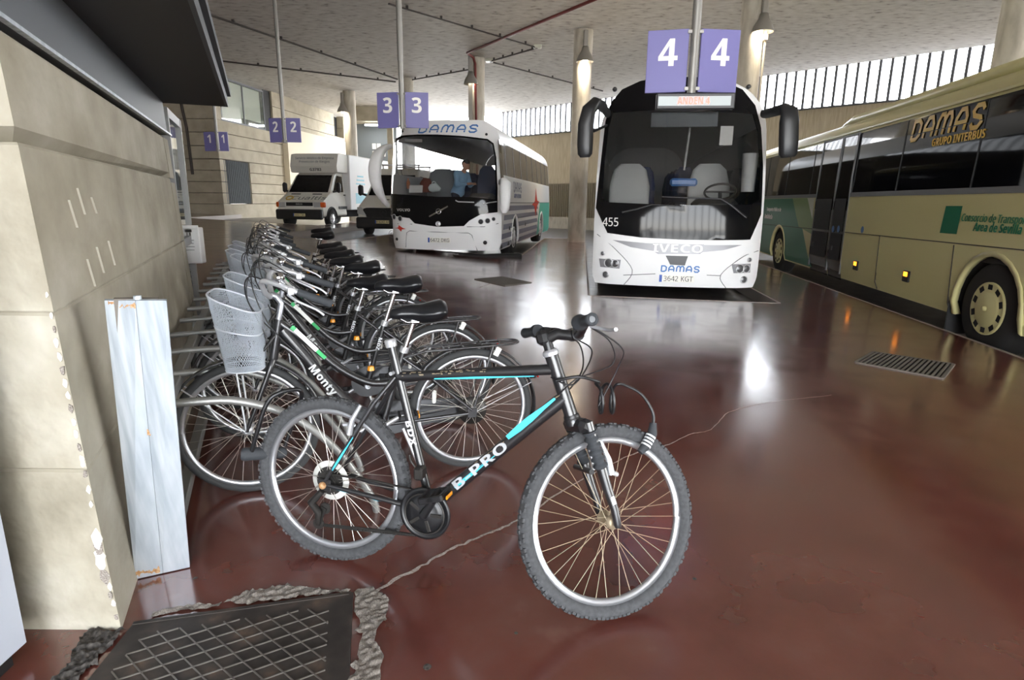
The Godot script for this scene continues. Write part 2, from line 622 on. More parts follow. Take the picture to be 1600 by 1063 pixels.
func crack(pts: Array, w: Array, sd: int) -> PackedVector2Array:
	var r := RandomNumberGenerator.new()
	r.seed = sd
	var up := PackedVector2Array()
	var dn := PackedVector2Array()
	var c := curve(pts, 7)
	for i in c.size():
		var t: Vector2 = (c[mini(i + 1, c.size() - 1)] - c[maxi(i - 1, 0)]).normalized()
		var n := Vector2(-t.y, t.x)
		var f := float(i) / (c.size() - 1)
		var ww := lerpf(w[0], w[1], f)
		var j := n * r.randf_range(-0.5, 0.5) * 0.012
		up.append(c[i] + j + n * ww * r.randf_range(0.3, 1.0))
		dn.append(c[i] + j - n * ww * r.randf_range(0.3, 1.0))
	dn.reverse()
	up.append_array(dn)
	return up

# broken concrete: a lumpy low heap over an outline
func rubble(called: String, outline: PackedVector2Array, m: Material, high: float, sd: int, parent: Node) -> MeshInstance3D:
	var n := FastNoiseLite.new()
	n.seed = sd
	n.frequency = 38.0
	n.fractal_octaves = 4
	var s := S()
	shell(s, outline, func(p): return Vector3(p.x, 0.003 + high * clampf(0.45 + n.get_noise_2d(p.x, p.y) * 1.6, 0.0, 1.0), p.y), 0.008)
	return put(s, called, m, parent)

func jagged(pts: Array, amp: float, sd: int) -> PackedVector2Array:
	var r := RandomNumberGenerator.new()
	r.seed = sd
	var out := PackedVector2Array()
	for i in pts.size():
		var a: Vector2 = pts[i]
		var b: Vector2 = pts[(i + 1) % pts.size()]
		var n := maxi(1, int(a.distance_to(b) / 0.025))
		for k in n:
			out.append(a.lerp(b, float(k) / n) + Vector2(r.randf_range(-amp, amp), r.randf_range(-amp, amp)))
	return out

func make_floor_marks() -> void:
	var pts := [Vector2(-0.5, -1.86), Vector2(-0.357, -2.011), Vector2(-0.248, -2.132), Vector2(-0.1, -2.262), Vector2(0.042, -2.385), Vector2(0.328, -2.742), Vector2(0.732, -3.144), Vector2(0.896, -3.221), Vector2(1.074, -3.391),
		Vector2(1.239, -3.479), Vector2(1.47, -3.797), Vector2(1.873, -4.033), Vector2(2.367, -4.193)]
	var s := S()
	shell(s, crack(pts, [0.011, 0.003], 5), func(p): return Vector3(p.x, 0.002, p.y), 0.5)
	tag(put(s, "floor_crack", M.crack_fill), "pale winding crack across the red floor under the mountain bike", "crack")
	s = S()
	shell(s, crack([Vector2(-0.52, -9.3), Vector2(-0.3, -9.9), Vector2(-0.1, -10.05)], [0.01, 0.01], 8), func(p): return Vector3(p.x, gy(p.x, p.y) + 0.003, p.y), 0.3)
	tag(put(s, "floor_joint", M.crack_fill), "thin straight joint in the floor running to the small drain grating", "joint")
	var st := thing("floor_stains", Vector3.ZERO, 0, "small dark round stains on the red floor near the steel cover", "stains")
	for q in [[668, 1043, 0.013], [450, 921, 0.02], [305, 904, 0.008], [806, 990, 0.006], [1085, 905, 0.008]]:
		var c := on_level(q[0], q[1])
		s = S()
		shell(s, jagged(Array(disc(c.x, c.z, q[2], 10)), 0.0015, int(q[0])), func(p): return Vector3(p.x, 0.0012, p.y), 0.5)
		put(s, "stain", M.dark_rubble, st)
	# broken screed round the steel cover
	var root := thing("broken_screed", Vector3.ZERO, 0, "broken grey concrete edging crumbling around the dark steel cover", "rubble")
	rubble("rubble", jagged([Vector2(-0.555, -1.885), Vector2(-0.49, -1.9), Vector2(-0.43, -1.83), Vector2(-0.405, -1.72), Vector2(-0.43, -1.66), Vector2(-0.39, -1.55), Vector2(-0.37, -1.36), Vector2(-0.46, -1.36), Vector2(-0.47, -1.6), Vector2(-0.5, -1.7)], 0.013, 2), M.rubble, 0.008, 3, root)
	rubble("rubble", jagged([Vector2(-1.0, -1.80), Vector2(-0.93, -1.87), Vector2(-0.83, -1.905), Vector2(-0.74, -1.895), Vector2(-0.65, -1.875), Vector2(-0.57, -1.875), Vector2(-0.57, -1.865), Vector2(-0.72, -1.84), Vector2(-0.9, -1.8)], 0.009, 4), M.rubble, 0.008, 5, root)
	rubble("rubble", jagged([Vector2(-1.21, -1.755), Vector2(-1.1, -1.79), Vector2(-1.0, -1.80), Vector2(-1.0, -1.78), Vector2(-1.2, -1.73)], 0.006, 6), M.rubble, 0.006, 7, root)
	rubble("rubble", jagged([Vector2(-1.36, -1.655), Vector2(-1.25, -1.665), Vector2(-1.245, -1.6), Vector2(-1.235, -1.4), Vector2(-1.31, -1.36), Vector2(-1.32, -1.5)], 0.013, 8), M.dark_rubble, 0.014, 9, root)
	# steel cover with welded diamond ribs
	root = thing("steel_floor_cover", Vector3(0, 0, 0), 0, "dark steel floor cover with diamond pattern of raised ribs", "floor cover")
	var q := [Vector2(-1.235, -1.69), Vector2(-0.563, -1.858), Vector2(-0.47, -1.46), Vector2(-0.445, -1.3), Vector2(-1.25, -1.3), Vector2(-1.22, -1.46)]
	s = S()
	prism(s, PackedVector2Array(q), 0.012, Transform3D(Basis(Vector3(1, 0, 0), Vector3(0, 0, 1), Vector3(0, -1, 0)), Vector3(0, 0.006, 0)))
	put(s, "plate", M.tread_plate, root)
	var inner := poly([-1.17, -1.645, -0.62, -1.785, -0.53, -1.44, -0.5, -1.28, -1.2, -1.28, -1.17, -1.42])
	var rb := S()
	for fam in 2:
		var d := Vector2(0.79, 0.61).normalized() if fam == 0 else Vector2(0.86, -0.51).normalized()
		var nn := Vector2(-d.y, d.x)
		for k in range(-40, 41):
			var c := Vector2(-0.85, -1.5) + nn * (k * 0.052)
			for piece in Geometry2D.intersect_polyline_with_polygon(PackedVector2Array([c - d * 2.0, c + d * 2.0]), inner):
				if piece[0].distance_to(piece[-1]) > 0.03:
					bar(rb, Vector3(piece[0].x, 0.0075, piece[0].y), Vector3(piece[-1].x, 0.0075, piece[-1].y), 0.0035, 0.005)
	put(rb, "diamond_ribs", mat("worn_rib", rgb(122, 116, 110), 0.45, 0.6), root).set_meta("kind", "stuff")
	var fr := S()
	for i in 3:
		var a: Vector2 = q[i]
		var b: Vector2 = q[i + 1]
		bar(fr, Vector3(a.x, 0.003, a.y), Vector3(b.x, 0.003, b.y), 0.014, 0.012)
	put(fr, "frame", M.tread_plate, root)
	# drain gratings
	grating(DRAIN_A, 18, "rusty rectangular drain grating in the floor beside the cream coach")
	grating(DRAIN_B, 14, "diamond-set drain grating in the floor ahead of the coach in bay three")

func grating(c: Array, n: int, label: String) -> void:
	var root := thing("drain_grating", Vector3.ZERO, 0, label, "grating")
	var h := func(p: Vector2, up: float) -> Vector3: return Vector3(p.x, gy(p.x, p.y) + up, p.y)
	var s := S()
	for i in 4:
		bar(s, h.call(c[i], 0.004), h.call(c[(i + 1) % 4], 0.004), 0.025, 0.012)
	put(s, "frame", M.grating, root)
	s = S()
	shell(s, PackedVector2Array(c), func(p): return h.call(p, -0.16), 1.0)
	s.set_smooth_group(-1)
	for i in 4:
		quad(s, h.call(c[i], 0.0), h.call(c[(i + 1) % 4], 0.0), h.call(c[(i + 1) % 4], -0.16), h.call(c[i], -0.16))
	put(s, "drain_channel", M.asphalt, root)
	var one: Array = [c[0], c[1], c[3], c[2]]
	for k in range(1, n):
		var t := float(k) / n
		var a: Vector2 = one[0].lerp(one[2], t)
		var b: Vector2 = one[1].lerp(one[3], t)
		s = S()
		bar(s, h.call(a, 0.008), h.call(b, 0.008), 0.017, 0.01)
		put(s, "bar", M.grating, root)

func make_ceiling() -> void:
	var root := setting("ceiling")
	var s := S()
	prism(s, poly([-26.5, 10, 31.6, 10, 31.6, -7.4, -0.5, -40.3, -11.5, -51, -26.5, -51]), 0.5, Transform3D(Basis(Vector3(1, 0, 0), Vector3(0, 0, 1), Vector3(0, -1, 0)), Vector3(0, CEIL + 0.5, 0)))
	put(s, "concrete_slab", M.ceiling_concrete, root)
	# conduits and the red pipe under the ceiling
	var runs := [[[-12.9, -25.4], [-5.6, -30.0], 0.035], [[-9.34, -19.66], [-5.4, -29.4], 0.035], [[-3.6, -18.6], [0.81, -23.37], 0.025], [[0.81, -23.37], [-1.01, -25.63], 0.03], [[-1.01, -25.63], [4.4, -31.8], 0.03], [[-4.87, -29.61], [-1.88, -27.1], 0.03]]
	var lab := ["thin dark conduit under the ceiling from the beige building to the column behind sign 3", "dark conduit under the ceiling between sign pole 1 and a column behind sign 3", "thin conduit under the ceiling crossing above the red pipe",
		"short conduit under the ceiling between two small junction boxes", "long conduit under the ceiling running on toward the louvred wall", "conduit under the ceiling between the columns behind bay three"]
	for i in runs.size():
		var a := Vector3(runs[i][0][0], CEIL - 0.1, runs[i][0][1])
		var b := Vector3(runs[i][1][0], CEIL - 0.1, runs[i][1][1])
		s = S()
		rod(s, a, b, runs[i][2], -1, 6)
		for k in 5:
			box(s, a.lerp(b, 0.1 + 0.2 * k) + Vector3(0, 0.045, 0), Vector3(0.07, 0.1, 0.07))
		tag(put(s, "conduit", M.cable_dark), lab[i], "conduit")
	s = S()
	tube(s, [Vector3(2.6, CEIL - 0.09, -17.4), Vector3(-1.8, CEIL - 0.09, -24.3), Vector3(-1.62, CEIL - 0.09, -25.0), Vector3(-1.55, CEIL - 0.3, -25.06), Vector3(-1.46, 1.0, -25.06)], 0.05, 8)
	tag(put(s, "red_pipe", M.pipe_red), "dark red pipe along the ceiling and down the column beside the coach in bay three", "pipe")
	var jl := ["small white junction box on the ceiling beside the column behind bay three", "small white junction box on the ceiling where two conduits meet"]
	var jp := [Vector3(-1.01, CEIL - 0.06, -25.63), Vector3(0.81, CEIL - 0.06, -23.37)]
	for i in 2:
		s = S()
		box(s, jp[i], Vector3(0.3, 0.12, 0.3), 0.03)
		tag(put(s, "junction_box", M.paint_pale), jl[i], "junction box")

func make_outer_wall() -> void:
	var root := setting("wall_back")
	var a := Vector3(-0.76, 0, -40.04)
	var d := Vector3(0.7079, 0, 0.7063)
	var n := Vector3(0.7063, 0, -0.7079)
	# board-marked concrete panels under the louvres
	for k in 14:
		var s := S()
		var lo := a + d * (3.2 * k) + n * 0.15
		var hi := a + d * (3.2 * k + 3.19) + n * 0.15
		bar(s, lo + Vector3(0, 2.55, 0), hi + Vector3(0, 2.55, 0), 0.3, 5.5)
		put(s, "wall_panel", M.board_wall, root)
	var s := S()
	bar(s, a + Vector3(0, 5.32, 0) + n * 0.12, a + d * 44.8 + Vector3(0, 5.32, 0) + n * 0.12, 0.5, 0.06)
	put(s, "sill", M.steel_slat, root)
	s = S()
	bar(s, Vector3(0, -0.775, 0), Vector3(0, 0.775, 0), 0.16, 0.1, d)
	var first := put(s, "slat", M.steel_slat, root)
	first.position = a + n * 0.12 + Vector3(0, 6.125, 0)
	for k in range(1, 112):
		same(first, "slat", root, a + d * (0.4 * k) + n * 0.12 + Vector3(0, 6.125, 0))
	# ribbed fence panel along the foot of the wall
	var f := thing("ribbed_fence", a, 0, "beige ribbed metal fence along the foot of the wall beyond the bays", "fence")
	s = S()
	bar(s, d * 0.2 + Vector3(0, 1.2, 0) - n * 0.1, d * 14.0 + Vector3(0, 1.2, 0) - n * 0.1, 0.04, 2.5)
	put(s, "sheet", M.fence, f)
	s = S()
	for k in 90:
		bar(s, d * (0.3 + 0.15 * k) + Vector3(0, 0.5, 0) - n * 0.15, d * (0.3 + 0.15 * k) + Vector3(0, 2.4, 0) - n * 0.15, 0.07, 0.06, d)
	put(s, "ribs", M.fence, f).set_meta("kind", "stuff")
	s = S()
	bar(s, d * 0.2 + Vector3(0, 0.15, 0) - n * 0.16, d * 14.0 + Vector3(0, 0.15, 0) - n * 0.16, 0.16, 0.7)
	put(s, "plinth", M.column_concrete, f)
	# closing walls out of the frame
	root = setting("wall_right")
	s = S()
	for k in 4:
		box(s, Vector3(31.2, 3.2, -8.0 + 5.5 * k), Vector3(0.6, 7.4, 0.6))
	put(s, "piers", M.building_concrete, root)
	root = setting("wall_left")
	s = S()
	box(s, Vector3(-26.2, 3.2, -9.5), Vector3(0.4, 7.4, 39.0))
	put(s, "concrete_face", M.building_concrete, root)
	# the glazed street front behind the camera, which the windscreens mirror
	root = setting("wall_front")
	s = S()
	var wallp := poly([-26.2, -0.4, -4.5, -0.4, -4.5, 3.2])
	for k in 17:
		wallp.append(Vector2(-4.5 + 13.0 * k / 16.0, 3.2 + 2.8 * sin(PI * k / 16.0)))
	wallp.append_array(poly([8.5, -0.4, 31.4, -0.4, 31.4, 6.9, -26.2, 6.9]))
	prism(s, wallp, 0.3, Transform3D(Basis.IDENTITY, Vector3(0, 0, 9.6)))
	put(s, "arched_wall", M.building_concrete, root)
	for k in range(1, 13):
		s = S()
		var h := 3.2 + 2.8 * sin(PI * k / 13.0)
		box(s, Vector3(-4.5 + k, h * 0.5 - 0.1, 9.75), Vector3(0.1, h, 0.2))
		put(s, "mullion", M.steel_slat, root)

func make_columns() -> void:
	var spots := [[2.25, -21.4], [-1.51, -25.44], [-5.02, -29.62], [-8.63, -33.1], [6.46, -17.76], [10.7, -13.95]]
	var lab := ["round concrete column standing between bay three and bay four", "round concrete column with a red pipe and a metal duct, behind the coach in bay three", "round concrete column behind the pole of sign 3, close to the exit opening",
		"round concrete column by the bright cream wall near the box van", "round concrete column behind the white coach in bay four", "round concrete column beyond the cream and green coach"]
	for i in spots.size():
		var x: float = spots[i][0]
		var z: float = spots[i][1]
		var y0 := road(x, z)
		var s := S()
		lathe(s, [Vector2(0.31, y0), Vector2(0.31, CEIL - 0.02)], Vector3(x, 0, z), Vector3.UP, 32)
		var c := thing("concrete_column", Vector3.ZERO, 0, lab[i], "column")
		put(s, "shaft", M.column_concrete, c)
		s = S()
		lathe(s, [Vector2(0.316, CEIL - 0.7), Vector2(0.316, CEIL - 0.02)], Vector3(x, 0, z), Vector3.UP, 32)
		put(s, "collar", M.column_concrete, c)
	var s := S()
	bar(s, Vector3(-1.74, 0.5, -25.04), Vector3(-1.74, CEIL - 0.01, -25.04), 0.16, 0.12, Vector3(0, 0, 1))
	tag(put(s, "cable_duct", M.lamp_shell), "square metal cable duct fixed to the column with the red pipe", "duct")
	s = S()
	rod(s, Vector3(6.75, 2.0, -17.51), Vector3(6.75, 5.9, -17.51), 0.03, -1, 6)
	box(s, Vector3(6.75, 5.75, -17.5), Vector3(0.12, 0.16, 0.1), 0.02)
	tag(put(s, "cable_tube", M.column_concrete), "thin cable tube down the column behind the white coach", "tube")
	# bell lamps on brackets
	var lamps := [[2.29, 6.0, -21.02, 2.25, -21.4], [-1.72, 6.0, -25.02, -1.6, -25.3], [-8.9, 5.95, -32.72, -8.7, -33.0], [6.6, 6.0, -17.35, 6.5, -17.7]]
	var ll := ["bell-shaped metal lamp lit on the column between bay three and bay four", "bell-shaped metal lamp on the column with the red pipe", "bell-shaped metal lamp lit on the column by the bright cream wall", "bell-shaped metal lamp on the column behind the white coach"]
	for i in 4:
		var L: Array = lamps[i]
		var o := thing("bell_lamp", Vector3(L[0], L[1], L[2]), 0, ll[i], "lamp", "bell lamps on the columns")
		s = S()
		lathe(s, [Vector2(0.0, 0.32), Vector2(0.1, 0.3), Vector2(0.14, 0.16), Vector2(0.24, 0.0), Vector2(0.285, -0.14), Vector2(0.29, -0.17), Vector2(0.275, -0.16), Vector2(0.22, 0.0), Vector2(0.12, 0.14), Vector2(0.02, 0.2)], Vector3.ZERO, Vector3.UP, 24)
		put(s, "shade", M.lamp_shell, o)
		s = S()
		box(s, Vector3(0, 0.55, 0), Vector3(0.15, 0.5, 0.13), 0.02)
		put(s, "ballast_box", M.lamp_shell, o)
		s = S()
		var back := Vector3(L[3] - L[0], 0.7, L[4] - L[2])
		rod(s, Vector3(0, 0.7, 0), back, 0.03, -1, 6)
		put(s, "bracket", M.lamp_shell, o)
		s = S()
		var by := -0.08 if i % 2 == 0 else 0.06
		lathe(s, [Vector2(0.0, by - 0.13), Vector2(0.07, by - 0.11), Vector2(0.1, by - 0.03), Vector2(0.07, by + 0.06), Vector2(0.03, by + 0.11)], Vector3.ZERO, Vector3.UP, 14)
		put(s, "bulb", M.bulb, o)
		var sp := SpotLight3D.new()
		sp.light_color = rgb(255, 240, 214)
		sp.light_energy = 10.0 if i % 2 == 0 else 4.0
		sp.spot_range = 30.0
		sp.spot_angle = 62.0
		sp.spot_attenuation = 2.0
		sp.light_size = 0.1
		sp.shadow_enabled = true
		sp.rotation_degrees.x = -90
		sp.position = Vector3(0, by - 0.02, 0)
		o.add_child(sp)

func make_signs() -> void:
	# pole position, top and bottom of the panels, panel ends seen from the pole
	var data := [["1", Vector3(-12.28, 0, -25.82), 4.05, 3.29, 0.55, 0.36], ["2", Vector3(-7.56, 0, -20.58), 3.96, 3.2, 0.46, 0.46], ["3", Vector3(-2.53, 0, -14.2), 3.73, 2.97, 0.52, 0.52], ["4", Vector3(2.31, 0, -8.32), 3.55, 2.79, 0.52, 0.52]]
	for i in 4:
		var D: Array = data[i]
		var near := 0.771
		D[1] *= near
		for q in [2, 3]:
			D[q] = CAM_H + (D[q] - CAM_H) * near
		for q in [4, 5]:
			D[q] *= near
		var o := thing("platform_sign", D[1], deg_to_rad(-4.0), "pair of purple platform signs with white numeral %s on a grey ceiling pole" % ["one", "two", "three", "four"][i], "sign", "platform number signs")
		var s := S()
		rod(s, Vector3(0, D[3] - 0.02, 0), Vector3(0, CEIL - 0.002, 0), 0.043, -1, 14)
		lathe(s, [Vector2(0.049, D[2] + 0.5), Vector2(0.049, CEIL - 0.002)], Vector3.ZERO, Vector3.UP, 14)
		put(s, "pole", M.pole_grey, o)
		for sd in [-1.0, 1.0]:
			var w: float = D[4] if sd < 0 else D[5]
			var turn := Basis(Vector3.UP, deg_to_rad(10.0 * sd))
			var c: Vector3 = turn * Vector3(sd * (0.058 + w * 0.5), (D[2] + D[3]) * 0.5, 0)
			s = S()
			box(s, c, Vector3(w, D[2] - D[3], 0.03), 0.004, turn)
			var p := put(s, "panel", M.sign_purple, o)
			var digit := lettering(D[0], 0.25, M.sign_white, p, Transform3D(turn, c + turn * Vector3(0, 0.075, 0.016)), true, minf(1.0, w / 0.4), "numeral")
			s = S()
			for yy in [D[2] - 0.03, D[3] + 0.03]:
				box(s, Vector3(sd * 0.047, yy, 0), Vector3(0.055, 0.03, 0.04))
			put(s, "clamp", M.pole_grey, o)
	# the light strip with running text under sign 4
	var o := thing("platform_display", Vector3(1.82, 2.372, -6.4), deg_to_rad(-6.0), "narrow electronic display with red lettering hung under sign 4", "display")
	var s := S()
	box(s, Vector3(0, 0, 0), Vector3(0.77, 0.155, 0.08), 0.01)
	put(s, "housing", M.trim_black, o)
	s = S()
	box(s, Vector3(-0.012, 0.0, 0.04), Vector3(0.71, 0.09, 0.006))
	put(s, "screen", M.led_panel, o)
	lettering("ANDEN 4", 0.066, M.led_red, o, Transform3D(Basis.IDENTITY, Vector3(-0.02, 0, 0.044)), true, 0.8)
	s = S()
	rod(s, Vector3(-0.04, 0.07, 0), Vector3(-0.04, 0.088, 0), 0.025)
	put(s, "hanger", M.pole_grey, o)

# ---------------------------------------------------------------- the beige building on the far side
func make_building() -> void:
	var a := Vector3(-13.35, 0, -28.11)
	var d := Vector3(0.1097, 0, -0.99396)
	var n := Vector3(0.99396, 0, 0.1097)
	var root := setting("wall_building")
	# openings along the long face: upper strip window, lower window, dark doorway high up
	var holes := [[0.07, 4.56, 4.84, 6.78], [4.56, 5.25, 4.84, 6.85], [0.2, 2.5, 1.12, 3.12], [13.4, 15.0, 5.15, 6.8]]
	var ys := [0.0, 1.12, 1.62, 2.12, 2.62, 3.12, 3.7, 4.28, 4.84, 5.49, 6.14, 6.9]
	for i in ys.size() - 1:
		var y0: float = ys[i]
		var y1: float = ys[i + 1]
		var cuts := [0.0, 16.0]
		var spans := []
		var x := 0.0
		var hs := holes.filter(func(h): return h[2] < y1 - 0.01 and h[3] > y0 + 0.01 and not (h[2] > y0 + 0.2 or (h[3] < y1 - 0.2)))
		for h in hs:
			if h[0] - x > 0.02:
				spans.append([x, h[0]])
			x = h[1]
		spans.append([x, cuts[1]])
		for sp in spans:
			var s := S()
			bar(s, a + d * sp[0] - n * 0.25 + Vector3(0, (y0 + y1) * 0.5, 0), a + d * sp[1] - n * 0.25 + Vector3(0, (y0 + y1) * 0.5, 0), 0.5, y1 - y0 - 0.02, Vector3.UP, 0.012)
			put(s, "course", M.building_concrete, root)
		var s2 := S()
		box(s2, a + Vector3(-6.01, (y0 + y1) * 0.5, -0.35), Vector3(12.0, y1 - y0 - 0.02, 0.5), 0.012)
		put(s2, "course", M.building_concrete, root)
	var s := S()
	bar(s, a + d * 0.1 - n * 0.5 + Vector3(0, 3.4, 0), a + d * 16.0 - n * 0.5 + Vector3(0, 3.4, 0), 0.05, 6.9)
	box(s, a + Vector3(-6.2, 3.4, -0.75), Vector3(12.3, 6.9, 0.1))
	put(s, "core", M.dash, root)
	# strip window with vertical blinds
	var w := setting("window_1")
	s = S()
	bar(s, a + d * 0.1 - n * 0.12 + Vector3(0, 6.74, 0), a + d * 4.55 - n * 0.12 + Vector3(0, 6.74, 0), 0.1, 0.08)
	bar(s, a + d * 0.1 - n * 0.12 + Vector3(0, 4.88, 0), a + d * 4.55 - n * 0.12 + Vector3(0, 4.88, 0), 0.1, 0.08)
	for k in [0.1, 2.6, 4.53]:
		bar(s, a + d * k - n * 0.12 + Vector3(0, 4.86, 0), a + d * k - n * 0.12 + Vector3(0, 6.76, 0), 0.06, 0.06, d)
	put(s, "window_frame", M.steel_slat, w)
	s = S()
	bar(s, a + d * 0.1 - n * 0.1 + Vector3(0, 5.81, 0), a + d * 4.5 - n * 0.1 + Vector3(0, 5.81, 0), 0.01, 1.8)
	put(s, "pane", M.side_glass, w)
	for k in 26:
		s = S()
		var p := a + d * (0.2 + 0.165 * k) - n * 0.26
		bar(s, p + Vector3(0, 4.92 if k < 15 else 5.2, 0), p + Vector3(0, 6.7, 0), 0.012, 0.15, (d + n * 0.35).normalized())
		put(s, "blind_slat", M.blind, w)
	s = S()
	bar(s, a + d * 4.58 - n * 0.12 + Vector3(0, 5.8, 0), a + d * 5.24 - n * 0.12 + Vector3(0, 5.8, 0), 0.03, 2.1)
	put(s, "dark_panel", M.dash, w)
	w = setting("window_2")
	s = S()
	bar(s, a + d * 0.2 - n * 0.2 + Vector3(0, 2.12, 0), a + d * 2.5 - n * 0.2 + Vector3(0, 2.12, 0), 0.02, 2.0)
	put(s, "pane", M.black_glass, w)
	for k in 15:
		s = S()
		var p := a + d * (0.27 + 0.155 * k) - n * 0.08
		bar(s, p + Vector3(0, 1.14, 0), p + Vector3(0, 3.1, 0), 0.03, 0.07, n)
		put(s, "grille_bar", M.office_grey, w)
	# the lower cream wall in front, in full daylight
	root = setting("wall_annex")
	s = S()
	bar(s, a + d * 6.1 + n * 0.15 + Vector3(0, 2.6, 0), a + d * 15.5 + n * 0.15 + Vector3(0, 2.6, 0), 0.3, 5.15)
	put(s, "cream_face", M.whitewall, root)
	s = S()
	box(s, a + d * 15.6 + n * 0.7 + Vector3(0, 2.7, 0), Vector3(0.5, 5.4, 0.5))
	put(s, "end_post", M.building_concrete, root)
	# a ground-floor office by the exit
	var c := at_depth(582, 225, 37.0)
	var o := thing("office_booth", Vector3(c.x, road(c.x, c.z), c.z), 0, "grey office booth with a lit tube lamp and louvres by the exit opening", "booth")
	s = S()
	box(s, Vector3(0, 1.1, -0.4), Vector3(2.6, 2.2, 1.6), 0.02)
	put(s, "base_wall", M.building_concrete, o)
	s = S()
	box(s, Vector3(0, 4.0, -1.2), Vector3(2.6, 3.6, 0.1))
	put(s, "back_panel", M.office_grey, o)
	s = S()
	box(s, Vector3(0, 6.35, -0.4), Vector3(2.6, 1.1, 1.6), 0.02)
	put(s, "fascia", M.building_concrete, o)
	s = S()
	box(s, Vector3(1.2, 3.6, 0.35), Vector3(0.35, 7.0, 0.3), 0.02)
	put(s, "post", M.building_concrete, o)
	for k in 4:
		s = S()
		box(s, Vector3(0.35, 2.45 + 0.26 * k, 0.2), Vector3(1.3, 0.07, 0.12))
		put(s, "louvre", M.steel_slat, o)
	for k in 5:
		s = S()
		box(s, Vector3(-0.15 + 0.3 * (k % 3), 4.0 + 0.45 * (k / 3), -1.1), Vector3(0.24, 0.34, 0.03))
		put(s, "paper_sheet", M.paper, o)
	s = S()
	rod(s, Vector3(-0.4, 5.6, 0.1), Vector3(0.85, 5.6, 0.1), 0.05)
	put(s, "tube_lamp", M.neon, o)
	var al := AreaLight3D.new()
	al.area_size = Vector2(1.2, 0.1)
	al.light_energy = 2.0
	al.area_range = 12.0
	al.shadow_enabled = true
	al.position = Vector3(0.2, 5.53, 0.1)
	al.rotation_degrees.x = -90
	o.add_child(al)
	s = S()
	var r := [Vector3(-14.95, 6.85, -28.13), Vector3(-14.8, 5.25, -28.13), Vector3(-14.7, 4.44, -28.13), Vector3(-14.65, 2.43, -28.13)]
	tube(s, r, 0.06, 6)
	tag(put(s, "downpipe", M.cable_dark), "dark cable hanging down the face of the beige building", "cable")

# ---------------------------------------------------------------- the kiosk beside the bicycles
const KU := Vector3(-0.386, 0, -0.9225)
const KV := Vector3(0.9225, 0, -0.386)

func corner(y: float) -> Vector3:
	return Vector3(-1.259 - 0.0455 * y, y, -1.667)

